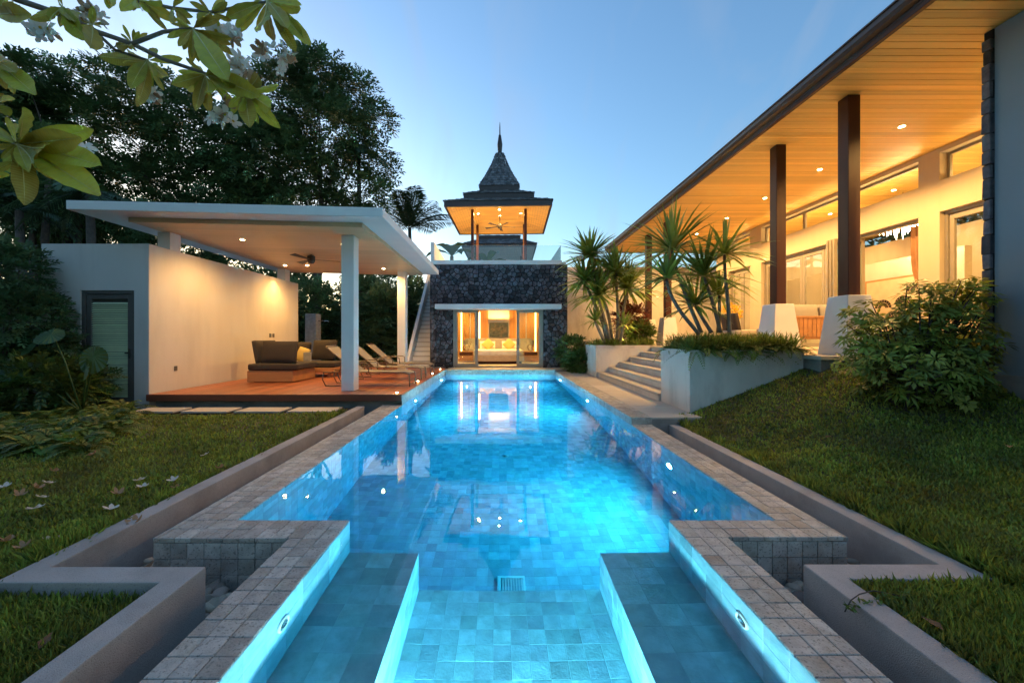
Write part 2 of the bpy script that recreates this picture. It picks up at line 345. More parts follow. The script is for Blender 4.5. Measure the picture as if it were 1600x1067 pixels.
bench = MB().box(SL-e, IL-.004, FRONT-e, LIP-.004, -DEPTH, BT-e).box(IR+.004, SR+e, FRONT-e, LIP-.004, -DEPTH, BT-e)
bench.build('bench_core', grout, basin)

def tile_field(u0, v0, w0, U, V, W, nu, nv, pu, pv, gap=.0014, th=.010, lift=.0005, skip=None):
    """tiles on a plane: origin + U*i*pu + V*j*pv, facing W. returns verts, faces, tone arrays"""
    o = np.array((u0,v0,w0), float); U = np.array(U,float); V = np.array(V,float); W = np.array(W,float)
    vs_ = []; fs = []; tn = []; c = .0009
    for j in range(nv):
        for i in range(nu):
            if skip and skip(i, j): continue
            a = o+U*i*pu+V*j*pv+W*RNG.uniform(-lift, lift); gu, gv = pu-gap, pv-gap
            low = [a+U*x+V*y-W*th for x, y in ((0,0),(gu,0),(gu,gv),(0,gv))]
            mid = [p+W*(th-c*.7) for p in low]
            top = [a+U*x+V*y for x, y in ((c,c),(gu-c,c),(gu-c,gv-c),(c,gv-c))]
            n = len(vs_); vs_ += low+mid+top; t = RNG.random()
            fs += [(n+8,n+9,n+10,n+11)]+[(n+k,n+(k+1)%4,n+4+(k+1)%4,n+4+k) for k in range(4)]+[(n+4+k,n+4+(k+1)%4,n+8+(k+1)%4,n+8+k) for k in range(4)]
            tn += [t]*9
    return vs_, fs, tn
def field(name, mat, parent, *a, **k):
    v, f, t = tile_field(*a, **k); o = npmesh(name, v, f, mat, parent, tone=t); o['kind'] = 'stuff'; return o
# main floor and walls: thousands of small tiles, joined
field('floor_tile_field', pooltile_t, basin, PL, LIP, -DEPTH, (1,0,0), (0,1,0), (0,0,1), 37, 104, T, T)
field('wall_tile_field', pooltile_t, basin, PL, LIP, -DEPTH+.002, (0,1,0), (0,0,1), (1,0,0), 104, 16, T, .1065)
field('wall_tile_field', pooltile_t, basin, PR, PB, -DEPTH+.002, (0,-1,0), (0,0,1), (-1,0,0), 104, 16, T, .1065)
field('wall_tile_field', pooltile_t, basin, PL, PB, -DEPTH+.002, (1,0,0), (0,0,1), (0,-1,0), 37, 16, T, .1065)
field('wall_tile_field', pooltile_t, basin, IR, LIP, -DEPTH, (-1,0,0), (0,0,1), (0,1,0), 12, 7, T, .1055)
field('wall_tile_field', pooltile_t, basin, SR, LIP, -DEPTH, (1,0,0), (0,0,1), (0,1,0), 8, 16, T*.92, .1065)
field('wall_tile_field', pooltile_t, basin, PL, LIP, -DEPTH, (1,0,0), (0,0,1), (0,1,0), 8, 16, T*.97, .1065)
field('bench_face_field', pooltile_t, basin, IL, FRONT, SF, (0,1,0), (0,0,1), (1,0,0), 18, 5, T*.985, .096)
field('bench_face_field', pooltile_t, basin, IR, LIP, SF, (0,-1,0), (0,0,1), (-1,0,0), 18, 5, T*.985, .096)
# the near, larger tiles one by one: spa floor, bench tops, spa walls
def tile_mesh(name, mat, w=T-.004, l=T-.004, th=.02, bev=.003):
    return MB().box(-w/2,w/2,-l/2,l/2,-th,0).mesh(name, mat, bevel=bev)
tm = tile_mesh('tile', pooltile, T-.0015, T-.0015, bev=.0012)
n = 0
for j in range(17):
    for i in range(12):
        x = IL+.056+i*.1115; piece(tm, 'floor_tile', basin, (x, LIP-.056-j*.1115, SF+random.uniform(-.0004,.0004)), (0,0,random.choice((0,1,2,3))*PI/2), (1.028,1.028,1))
tb = tile_mesh('bench_tile', pooltile, .1685, .1685, bev=.0012)
for s, x0 in ((0, SL), (1, IR)):
    for j in range(11):
        for i in range(3): piece(tb, 'bench_tile', basin, (x0+.085+i*.17, LIP-.09-j*.17, BT+random.uniform(-.0004,.0004)))
for s, x0, rot in ((0, SL, (PI/2,0,PI/2)), (1, SR, (PI/2,0,-PI/2))):
    for j in range(11):
        for i in range(3): piece(tb, 'wall_tile', basin, (x0+random.uniform(0,.0015)*(1 if s==0 else -1), LIP-.09-j*.17, -.086-i*.162), rot, (1,.95,1))
# drain grate on the floor, return fittings
gr = MB()
for k in range(9): gr.box(-.105+k*.0245,-.095+k*.0245,2.98,3.14,-DEPTH+.006,-DEPTH+.016)
gr.box(-.125,.125,2.955,2.98,-DEPTH,-DEPTH+.018).box(-.125,.125,3.14,3.165,-DEPTH,-DEPTH+.018).box(-.125,-.105,2.98,3.14,-DEPTH,-DEPTH+.018).box(.105,.125,2.98,3.14,-DEPTH,-DEPTH+.018)
drain = gr.build('drain_grate', white); tag(drain, 'white square drain grate on the deep pool floor', 'drain grate'); drain.location = (.11,.45,0)
def jet(loc, ax, label):
    t = thing('pool_jet', label, 'pool jet', loc); a = Vector(ax); q = a.to_track_quat('Z','Y').to_matrix().to_4x4()
    for nm, prof, mt in (('flange', [(.052,0),(.052,.008),(.042,.012),(.036,.006),(.036,0)], white), ('nozzle', [(.024,.002),(.026,.012),(.016,.016),(.012,.008)], steel)):
        b_ = MB().lathe(prof, n=20); b_.v = [tuple(q @ Vector(p) + Vector(loc)) for p in b_.v]; b_.build(nm, mt, t, smooth=False)
jet((SL+.004,1.97,-.19), (1,0,0), 'round white jet in the left spa wall')
jet((SR-.004,1.99,-.19), (-1,0,0), 'round white jet in the right spa wall')
jet((.1,6.2,-DEPTH+.004), (0,0,1), 'small round white fitting in the middle of the pool floor')

# water: one closed body, wider than the basin by less than the wall behind the tiles
w = .02
poly = [(SL-w,FRONT-w),(SR+w,FRONT-w),(SR+w,LIP-w),(PR+w,LIP-w),(PR+w,PB+w),(PL-w,PB+w),(PL-w,LIP-w),(SL-w,LIP-w)]
wm = bpy.data.materials.new('water'); wm.use_nodes = True; nt = wm.node_tree; N = nt.nodes; L = nt.links; N.remove(N['Principled BSDF'])
gl = N.new('ShaderNodeBsdfGlass'); gl.inputs['IOR'].default_value = 1.333; gl.inputs['Roughness'].default_value = 0.0
tc = N.new('ShaderNodeTexCoord'); n1 = N.new('ShaderNodeTexNoise'); n1.inputs['Scale'].default_value = 2.2; n1.inputs['Detail'].default_value = 2
L.new(tc.outputs['Object'], n1.inputs['Vector']); bp = N.new('ShaderNodeBump'); bp.inputs['Strength'].default_value = .035; bp.inputs['Distance'].default_value = .05
L.new(n1.outputs[0], bp.inputs['Height']); L.new(bp.outputs[0], gl.inputs['Normal'])
va = N.new('ShaderNodeVolumeAbsorption'); va.inputs['Color'].default_value = (.05,.83,.955,1); va.inputs['Density'].default_value = .72
L.new(gl.outputs[0], N['Material Output'].inputs['Surface']); L.new(va.outputs[0], N['Material Output'].inputs['Volume'])
tag(MB().prism(poly, -DEPTH-.06, WZ).build('water', wm), 'still clear blue pool water lit from below', kind='structure')

# pool lights
def pool_light(loc, ax, label, lens=poolglow):
    t = thing('pool_light', label, 'pool light', loc, group='underwater lights'); q = Vector(ax).to_track_quat('Z','Y').to_matrix().to_4x4()
    for nm, prof, mt in (('rim', [(.085,0),(.085,.012),(.062,.016),(.062,.003)], steel), ('lens', [(.058,.004),(.058,.010),(.04,.014)], lens)):
        b_ = MB().lathe(prof, n=20); b_.v = [tuple(q @ (Vector(p)) + Vector(loc)) for p in b_.v]; b_.build(nm, mt, t)
pool_light((PR-.006,4.62,-.56), (-1,0,0), 'nearest glowing underwater light in the right pool wall')
pool_light((PR-.006,8.9,-.56), (-1,0,0), 'second glowing underwater light along the right pool wall, beside the steps')
pool_light((PR-.006,12.9,-.56), (-1,0,0), 'farthest underwater light of the right pool wall')
pool_light((PL+.006,12.9,-.56), (1,0,0), 'underwater light at the far end of the left pool wall')
pool_light((PL+.006,8.9,-.56), (1,0,0), 'underwater light in the left pool wall below the deck corner')
pool_light((.09,FRONT+.006,-.80), (0,1,0), 'underwater light in the spa end nearest the viewer', spaglow)

# ---- coping: stone tiles set one by one on a core
tc_ = tile_mesh('coping_tile', coping_m, T-.005, T-.005, .03, .003)
def coping(name, label, rects, cores, faces=()):
    c = tag(bpy.data.objects.new(name, None), label, kind='structure'); COL.objects.link(c); ORG[c] = Vector((0,0,0))
    b_ = MB()
    for a in cores: b_.box(*a)
    b_.build('core', grout_dry, c)
    for x0, x1, y0, y1, z_, fromr in rects:     # whole tiles from the water's edge, cut ones at the far side
        nx = math.ceil((x1-x0)/T-.15); ny = round((y1-y0)/T)
        for i in range(nx):
            wx = min(T, (x1-x0)-i*T)
            if wx < .02: continue
            cx = (x0+i*T+wx/2) if not fromr else (x1-i*T-wx/2)
            for j in range(ny):
                py_ = (y1-y0)/ny
                piece(tc_, 'coping_tile', c, (cx+random.uniform(-.001,.001), y0+(j+.5)*py_, z_+random.uniform(-.0015,.002)),
                      (random.uniform(-.008,.008), random.uniform(-.008,.008), random.uniform(-.006,.006)), ((wx-.003)/(T-.005), (py_-.003)/(T-.005), 1))
    for x0, x1, y_, z0, z1 in faces:            # upright tiles facing the viewer
        nx = round((x1-x0)/T); nz_ = math.ceil((z1-z0)/T)
        for i in range(nx):
            for j in range(nz_):
                px_ = (x1-x0)/nx; hz = min(T, (z1-z0)-j*T)
                piece(tc_, 'facing_tile', c, (x0+(i+.5)*px_, y_-.001*random.random(), z1-j*T-hz/2), (PI/2,0,0), ((px_-.004)/(T-.005), (hz-.004)/(T-.005), .6))
    return c
BL, BLo = 2.60, -2.328                        # block front, coping outer edge
coping('pool_coping', 'grey stone tile coping along the left edge of the pool',
       [(BLo,PL,LIP,7.74,0,True), (BLo,SL,BL,LIP,0,True), (-1.415,SL,1.0,BL,0,True)],
       [(BLo+.006,PL-.006,LIP,7.74,-.5,-.006), (BLo+.006,SL-.006,BL+.02,LIP+.001,-.5,-.0065), (-1.41,SL-.006,.9,BL+.021,-.5,-.007)],
       [(BLo,-1.415,BL+.003,-.40,-.032)])
coping('pool_coping', 'grey stone tile coping along the right edge of the pool',
       [(PR,2.36,LIP,6.0,0,False), (SR,2.36,BL+.02,LIP,0,False), (SR,1.545,1.0,BL+.02,0,False)],
       [(PR+.006,2.354,LIP,6.0,-.5,-.006), (SR+.006,2.354,BL+.04,LIP+.001,-.5,-.0065), (SR+.006,1.54,.9,BL+.041,-.5,-.007)],
       [(1.545,2.36,BL+.023,-.40,-.032)])
coping('pool_coping', 'spa end coping nearest the viewer', [], [(SL-.3,SR+.3,.2,FRONT-e-.001,-.5,-.005)])

# ---- raised edges: deck side, terrace side, far end
field('edge_tile_field', coping_t, basin, PL, 7.74, -.012, (0,1,0), (0,0,1), (1,0,0), 58, 2, T, .1)
field('edge_tile_field', coping_t, basin, PR, PB, -.012, (0,-1,0), (0,0,1), (-1,0,0), 75, 1, T, .118)
field('edge_tile_field', coping_t, basin, PL, PB, -.012, (1,0,0), (0,0,1), (0,-1,0), 37, 2, T, .09)
terr = tag(bpy.data.objects.new('pool_terrace', None), 'pale stone terrace beside the pool', kind='structure'); COL.objects.link(terr); ORG[terr] = Vector((0,0,0))
MB().box(PR+.008,3.3,6.0,14.0,-.35,.085).box(PL-.3,4.4,PB+.008,15.3,-.35,.135).build('base', concrete, terr)
field('edge_coping_field', coping_t, terr, PR-.012, 6.0, .112, (1,0,0), (0,1,0), (0,0,1), 3, 75, T, T, th=.03)
field('edge_coping_field', coping_t, terr, PL-.02, PB-.012, .168, (1,0,0), (0,1,0), (0,0,1), 38, 2, T, T, th=.035)
field('edge_face_field', coping_t, terr, PR, 5.996, -.01, (1,0,0), (0,0,1), (0,-1,0), 3, 1, T, .118)
slab = MB().box(-.5,.5,-.5,.5,-.03,0).mesh('paving_slab', paving, bevel=.006)
for j in range(8):
    piece(slab, 'paving_slab', terr, (2.36+.40, 6.0+(j+.5)*1.0, .112+random.uniform(0,.002)), (0,0,0), (.795,.994,1))
for i in range(7):
    piece(slab, 'paving_slab', terr, (-1.95+.42+i*.85, 14.79, .170+random.uniform(0,.002)), (0,0,0), (.845,.98,1))

# ---- stepping slabs in front of the deck
path = tag(bpy.data.objects.new('path', None), 'row of pale paving slabs before the deck', kind='structure'); COL.objects.link(path); ORG[path] = Vector((0,0,0))
MB().box(-7.0,-2.81,7.0,7.74,-.3,-.06).build('bed', ground_m, path)
for i, (a, b_) in enumerate(((-6.75,-5.95),(-5.82,-4.98),(-4.86,-4.02),(-3.9,-3.05))):
    piece(slab, 'paving_slab', path, ((a+b_)/2, 7.28+.01*i, -.005), (0,0,random.uniform(-.01,.01)), (b_-a,.44,1))

# ---- low zigzag gutter walls
def zwall(name, label, poly):
    o = MB().prism(poly, -.42, .0).build(name, terrazzo, bevel=.009, seg=2); return tag(o, label, 'low wall')
zwall('gutter_wall', 'low zigzag rendered wall between the left lawn and the pool drain',
      [(-2.79,7.6),(-2.79,2.135),(-1.876,2.135),(-1.876,-.5),(-1.729,-.5),(-1.729,2.284),(-2.643,2.284),(-2.643,7.6)])
zwall('gutter_wall', 'low zigzag rendered wall between the right lawn and the pool drain',
      [(2.625,5.98),(2.625,2.31),(1.812,2.31),(1.812,-.5),(1.957,-.5),(1.957,2.166),(2.772,2.166),(2.772,5.98)])
# pebbles in the drain
pm = []
for k in range(4):
    bm = bmesh.new(); bmesh.ops.create_icosphere(bm, subdivisions=2, radius=1)
    for v in bm.verts: v.co += Vector((random.uniform(-.06,.06),)*3)
    me = bpy.data.meshes.new('pebble'); bm.to_mesh(me); bm.free(); me.materials.append(pebble_m); me.polygons.foreach_set('use_smooth', [True]*len(me.polygons)); pm.append(me)
def pebbles(x0, x1, y0, y1, n, label, group):
    for k in range(n):
        s = random.uniform(.028,.05); o = piece(random.choice(pm), 'pebble', None, Vector((random.uniform(x0,x1), random.uniform(y0,y1), -.33+random.uniform(0,.05))),
                  (random.uniform(-.4,.4), random.uniform(-.4,.4), random.uniform(0,6)), (s*1.25,s*.95,s*.62)); tag(o, label, 'pebble', group)
pebbles(-2.15,-1.43,2.31,2.58,95, 'smooth river pebble in the drain beside the left stone step', 'pebbles in the left drain')
pebbles(-2.61,-2.35,2.32,2.9,30, 'smooth river pebble in the drain along the left white wall', 'pebbles in the left side drain')
pebbles(1.57,2.25,2.34,2.6,95, 'smooth river pebble in the drain beside the right stone step', 'pebbles in the right drain')
pebbles(2.38,2.60,2.36,2.9,26, 'smooth grey river pebble in the drain along the right white wall', 'pebbles in the right side drain')

# ================================================================== LEFT PAVILION AND DECK
WARM = (1,.56,.17); WARM2 = (1,.62,.24)
DZ = .205
deck = tag(bpy.data.objects.new('deck', None), 'red brown timber deck under the pavilion', kind='structure'); COL.objects.link(deck); ORG[deck] = Vector((0,0,0))
bd = MB().box(-.048,.048,-.5,.5,-.03,0).mesh('deck_board', deck_m, bevel=.003)
nb = 49
for i in range(nb):
    x = -2.05-(i+.5)*(7.06-2.05)/nb
    piece(bd, 'deck_board', deck, (x,(7.77+14.6)/2,DZ+random.uniform(-.001,.001)), (0,0,0), (1.02,14.6-7.77,1))
MB().box(-7.06,-1.962,7.735,7.768,.075,DZ+.002).build('fascia', deck_edge, deck, bevel=.004)
MB().box(-2.046,PL-.014,7.77,14.05,.15,DZ).build('edge_board', deck_m, deck, bevel=.004)
MB().box(-7.0,PL-.016,7.9,14.62,-.3,DZ-.034).build('base', concrete, deck)
for k, (x, y) in enumerate(((-2.12,8.02),(-2.12,10.1),(-2.12,12.3),(-2.12,13.9))):
    d_ = MB().lathe([(.022,0),(.022,.006),(.014,.008)], (x,y,DZ+.001), 12).build('deck_light', decklight, deck)
    lamp('deck_lamp', 'POINT', d_, (x,y,DZ+.06), .25, WARM, shadow_soft_size=.02)

pav = thing('pool_pavilion', 'white open pavilion with flat sloping roof over the timber deck', 'pavilion', (-5,10,0))
# walls
box('side_wall', plaster, pav, -7.38, -7.10, 7.856, 13.68, -.3, 3.24, .006)
fw = MB()
DX0, DX1, DZ1 = -8.49, -7.40, 2.30
fw.box(-9.28,DX0,7.85,8.1,-.3,3.245).box(DX1,-7.103,7.85,8.1,-.3,3.2455).box(DX0,DX1,7.851,8.099,DZ1,3.245)
fw.build('front_wall', plaster, pav)
box('end_wall', plaster, pav, -9.275, -9.05, 8.102, 13.39, -.3, 3.24)
box('rear_wall', plaster, pav, -9.28, -7.39, 13.4, 13.66, -.3, 3.24)
box('store_roof', plaster, pav, -9.2, -7.39, 8.11, 13.39, 3.0, 3.1)
# louvred door
door = MB().box(DX0,DX0+.07,7.87,7.95,-.05,DZ1).box(DX1-.07,DX1,7.87,7.95,-.05,DZ1).box(DX0+.07,DX1-.07,7.87,7.95,DZ1-.07,DZ1).build('door_frame', frame_dk, pav, bevel=.004)
leaf = MB().box(DX0+.08,DX0+.17,7.89,7.94,0,DZ1-.08).box(DX1-.17,DX1-.08,7.89,7.94,0,DZ1-.08).box(DX0+.17,DX1-.17,7.89,7.94,0,.12).box(DX0+.17,DX1-.17,7.89,7.94,DZ1-.17,DZ1-.08).build('door', frame_dk, pav, bevel=.003)
MB().box(DX0+.03,DX1-.03,7.96,7.97,-.1,DZ1+.05).build('backing', frame_dk, leaf)
sl = MB().box(-.385,.385,-.029,.029,-.0015,.0015).mesh('slat', louver)
ns = 44
for k in range(ns): piece(sl, 'slat', leaf, ((DX0+DX1)/2, 7.925, .15+k*(DZ1-.36)/ns+random.uniform(-.002,.002)), (R(38)+random.uniform(-.05,.05),0,0), (.98,1,1))
MB().box(DX1-.20,DX1-.10,7.85,7.865,1.02,1.045).box(DX1-.135,DX1-.115,7.86,7.89,.92,1.12).build('handle', metal_dk, leaf, bevel=.003)
# columns and posts
def col(name, x, y, z0, z1, a, b_, mt=white): return MB().box(x-a/2,x+a/2,y-b_/2,y+b_/2,z0,z1).build(name, mt, pav, bevel=.006)
def roofz(x): return 3.90-(x+8.06)/(8.06-2.17)*.14
col('column', -3.235, 8.40, DZ, roofz(-3.2)-.26, .27, .29); col('column', -3.235, 12.95, DZ, roofz(-3.2)-.26, .27, .29)
col('post', -7.24, 8.5, 3.24, roofz(-7.2)-.26, .27, .29); col('post', -7.24, 13.0, 3.24, roofz(-7.2)-.26, .27, .29)
# roof slab
RX0, RX1, RY0, RY1 = -8.06, -2.17, 7.2, 13.9
zt0, zt1 = roofz(RX0), roofz(RX1); th = .17
MB().hexa([(RX0,RY0,zt0-th),(RX1,RY0,zt1-th),(RX1,RY1,zt1-th),(RX0,RY1,zt0-th)], [(RX0,RY0,zt0),(RX1,RY0,zt1),(RX1,RY1,zt1),(RX0,RY1,zt0)]).build('roof', white, pav, bevel=.008)
CX0, CX1, CY0, CY1 = -7.3, -2.72, 7.65, 13.6
nb = 40
tilt = math.atan2(zt0-zt1, RX1-RX0)
pb = MB().box(-.5,.5,-.5,.5,-.02,0).mesh('ceiling_board', pav_ceil, bevel=.003)
for k in range(nb):
    y = CY0+(k+.5)*(CY1-CY0)/nb; xm = (CX0+CX1)/2
    piece(pb, 'ceiling_board', pav, (xm, y, roofz(xm)-.235), (0,tilt,0), (CX1-CX0,(CY1-CY0)/nb-.003,1))
MB().hexa([(CX0,CY0-.03,roofz(CX0)-.262),(CX1,CY0-.03,roofz(CX1)-.262),(CX1,CY0-.001,roofz(CX1)-.262),(CX0,CY0-.001,roofz(CX0)-.262)],
          [(CX0,CY0-.03,roofz(CX0)-.171),(CX1,CY0-.03,roofz(CX1)-.171),(CX1,CY0-.001,roofz(CX1)-.171),(CX0,CY0-.001,roofz(CX0)-.171)]).build('ceiling_trim', pav_ceil, pav)
MB().hexa([(CX1+.001,CY0-.03,roofz(CX1)-.262),(CX1+.03,CY0-.03,roofz(CX1)-.262),(CX1+.03,CY1,roofz(CX1)-.262),(CX1+.001,CY1,roofz(CX1)-.262)],
          [(CX1+.001,CY0-.03,roofz(CX1)-.172),(CX1+.03,CY0-.03,roofz(CX1)-.172),(CX1+.03,CY1,roofz(CX1)-.172),(CX1+.001,CY1,roofz(CX1)-.172)]).build('ceiling_trim', pav_ceil, pav)
def downlight(parent, x, y, zc, en, size=R(110), color=WARM, r=.045, blend=.7):
    d_ = MB().lathe([(r*1.35,-.004),(r*1.35,.0),(r,.0),(r,-.003)], (x,y,zc), 14).build('downlight', white, parent)
    MB().lathe([(r*.95,-.008),(r*.95,-.0045),(r*.5,-.0045)], (x,y,zc), 14).build('bulb', lampglow, d_)
    lamp('downlight_lamp', 'SPOT', d_, (x,y,zc-.03), en, color, aim=(0,0,-1), spot_size=size, spot_blend=blend, shadow_soft_size=.03)
for x, y in ((-5.9,8.9),(-3.67,9.1),(-6.0,12.1),(-3.69,12.35)): downlight(pav, x, y, roofz(x)-.257, 90, R(160))
for x, y in ((-6.75,12.2),): downlight(pav, x, y, roofz(x)-.257, 58, R(84))
# outlets on the side wall
MB().box(-7.099,-7.085,8.45,8.53,.62,.72).build('outlet', frame_dk, pav, bevel=.003)
for y in (11.95,12.12): MB().box(-7.099,-7.088,y,y+.1,1.35,1.47).build('switch', frame_dk, pav, bevel=.003)

# ceiling fans
def fan(name, label, loc, drop, blades, rad, mt, rz=0, body=.11):
    t = thing(name, label, 'ceiling fan', loc)
    x, y, z_ = loc
    MB().tube([(x,y,z_),(x,y,z_-drop)], .018).build('rod', mt, t)
    MB().lathe([(body*.5,.0),(body,-.03),(body,-.16),(body*.6,-.22)], (x,y,z_-drop), 16).build('motor', mt, t)
    for k in range(blades):
        a = rz+2*PI*k/blades; ca, sa = math.cos(a), math.sin(a); zz = z_-drop-.12
        def P_(r, s, dz=0): return (x+ca*r-sa*s, y+sa*r+ca*s, zz+dz)
        MB().hexa([P_(body*.8,-.03,-.01),P_(rad,-.075,-.022),P_(rad,.075,.006),P_(body*.8,.03,-.002)],
                  [P_(body*.8,-.03,0),P_(rad,-.075,-.012),P_(rad,.075,.016),P_(body*.8,.03,.008)]).build('blade', mt, t)
    return t
fan('ceiling_fan', 'dark ceiling fan under the pavilion ceiling on the left', (-5.05,10.4,roofz(-5.05)-.257), .02, 3, .72, metal_dk, .35, .10)

# ------------------------------------------------------------------ furniture on the deck
def cushion(name, parent, c, size, mt, rot=(0,0,0), puff=.35):
    """pillow: pinched corners, domed faces"""
    bm = bmesh.new(); bmesh.ops.create_cube(bm, size=2); bmesh.ops.subdivide_edges(bm, edges=bm.edges, cuts=5, use_grid_fill=True)
    for v in bm.verts:
        x, y, z_ = v.co; e_ = max(abs(x), abs(y)) if True else 0
        d = (1-abs(x)**4)*(1-abs(y)**4); v.co.z = z_*(puff+(1-puff)*max(0, d)**.6)
        v.co.x = x*(1-.05*(1-abs(y))*abs(x)**3*0) ; k = 1-.03*(abs(z_)>.99)
        v.co.x *= k; v.co.y *= k
    me = bpy.data.meshes.new(name); bm.to_mesh(me); bm.free(); me.materials.append(mt); me.polygons.foreach_set('use_smooth', [True]*len(me.polygons))
    return piece(me, name, parent, Vector(c), rot, (size[0]/2,size[1]/2,size[2]/2))
sofa = thing('daybed', 'teak platform daybed with large charcoal cushions near the pavilion wall', 'daybed', (-5.7,10.3,DZ))
box('platform', teak, sofa, -6.36, -5.20, 9.76, 10.95, DZ+.02, DZ+.30, .008)
box('plinth', metal_dk, sofa, -6.25, -5.3, 9.86, 10.85, DZ, DZ+.021, 0)
cushion('seat_cushion', sofa, (-5.72,10.32,DZ+.39), (1.2,1.16,.2), cush_dk, puff=.8)
cushion('back_cushion', sofa, (-5.66,9.98,DZ+.76), (.9,.56,.22), cush_dk, (R(82),0,R(-3)), .5)
cushion('back_cushion', sofa, (-6.30,10.45,DZ+.76), (.9,.60,.22), cush_dk, (R(80),0,R(90)), .5)
sofa2 = thing('low_sofa', 'low teak sofa with charcoal cushions farther back on the deck', 'sofa', (-5.0,11.6,DZ))
box('platform', teak, sofa2, -6.15, -4.75, 11.05, 12.0, DZ+.14, DZ+.27, .008)
for x in (-6.0,-4.95): box('leg', teak, sofa2, x, x+.1, 11.15, 11.9, DZ, DZ+.139, .004)
cushion('seat_cushion', sofa2, (-5.45,11.55,DZ+.35), (1.4,.92,.18), cush_dk, puff=.8)
cushion('back_cushion', sofa2, (-5.35,11.85,DZ+.76), (.74,.60,.24), cush_dk, (R(78),0,R(-12)), .5)
cushion('back_cushion', sofa2, (-6.12,11.9,DZ+.72), (.62,.55,.22), cush_dk, (R(78),0,R(4)), .5)
box('arm_panel', shower_m, sofa2, -5.55, -5.35, 10.97, 11.04, DZ+.05, DZ+.72, .006)
o = cushion('throw_pillow', None, (-5.75,11.3,DZ+.64), (.42,.42,.16), cush_y, (R(66),R(12),R(-25)), .35); tag(o, 'mustard throw pillow leaning on the low sofa', 'pillow')

def make_lounger(label):
    t = thing('sun_lounger', label, 'sun lounger', (0,0,0), 'sun loungers on the deck')
    for y in (-.31,.31):
        MB().tube([(-1.0,y,.33),(-.3,y,.34),(.9,y,.33),(.99,y,.29),(1.0,y,.1),(1.0,y,0)], .016).build('side_rail', metal_br, t, True)
        MB().tube([(-.95,y,.02),(-.85,y,.015),(-.55,y,.02),(-.62,y,.17),(-.7,y,.33)], .015).build('rear_leg', metal_br, t, True)
        MB().tube([(-.95,y,.02),(-1.02,y,.16),(-1.0,y,.33)], .014).build('brace', metal_br, t, True)
        MB().tube([(-.62,y*1.08,.34),(-.58,y*1.08,.5),(-.52,y*1.08,.54),(-.02,y*1.08,.545),(.05,y*1.08,.51),(.06,y*1.08,.34)], .013).build('armrest', metal_br, t, True)
    MB().tube([(1.0,-.31,.05),(1.0,.31,.05)], .012).build('stretcher', metal_br, t)
    vs_, fs = [], []
    for i in range(13):
        x = -.28+i*1.27/12; z_ = .348-.02*math.sin(PI*i/12)-(.05 if i == 12 else 0)
        for y in (-.3,.3): vs_ += [(x,y,z_),(x,y,z_-.012)]
    for i in range(12):
        a = i*4; fs += [(a,a+4,a+6,a+2),(a+1,a+3,a+7,a+5),(a,a+1,a+5,a+4),(a+2,a+6,a+7,a+3)]
    MB().add(vs_, fs).build('seat_sling', sling, t, True)
    MB().hexa([(-.28,-.29,.336),(-.28,.29,.336),(-.93,.29,.90),(-.93,-.29,.90)][::-1], [(-.27,-.29,.350),(-.27,.29,.350),(-.92,.29,.914),(-.92,-.29,.914)][::-1]).build('back_sling', sling, t)
    MB().tube([(-.27,-.3,.34),(-.94,-.3,.92),(-.955,-.26,.935),(-.955,.26,.935),(-.94,.3,.92),(-.27,.3,.34)], .016).build('back_frame', metal_br, t, True)
    return t
l0 = make_lounger('bronze mesh sun lounger nearest the viewer, partly behind the white column')
l0.location = (-3.08,9.3,DZ)
for y, lb in ((10.75,'bronze mesh sun lounger between the two others on the deck'),(12.15,'bronze mesh sun lounger farthest from the viewer, next to the rear column')):
    c = copy_tree(l0); c.location = (-3.1,y,DZ); c['label'] = lb

# outdoor shower
sw = thing('outdoor_shower', 'grey stone shower pillar with a thin spout behind the pavilion', 'shower', (-7.9,16.6,0))
MB().frustum(-7.98,16.6,-.1,2.35,.24,.23).build('pillar', shower_m, sw, bevel=.01)
MB().tube([(-7.75,16.6,2.05),(-7.35,16.6,2.05),(-7.30,16.6,2.0)], .02).build('spout', steel, sw, True)

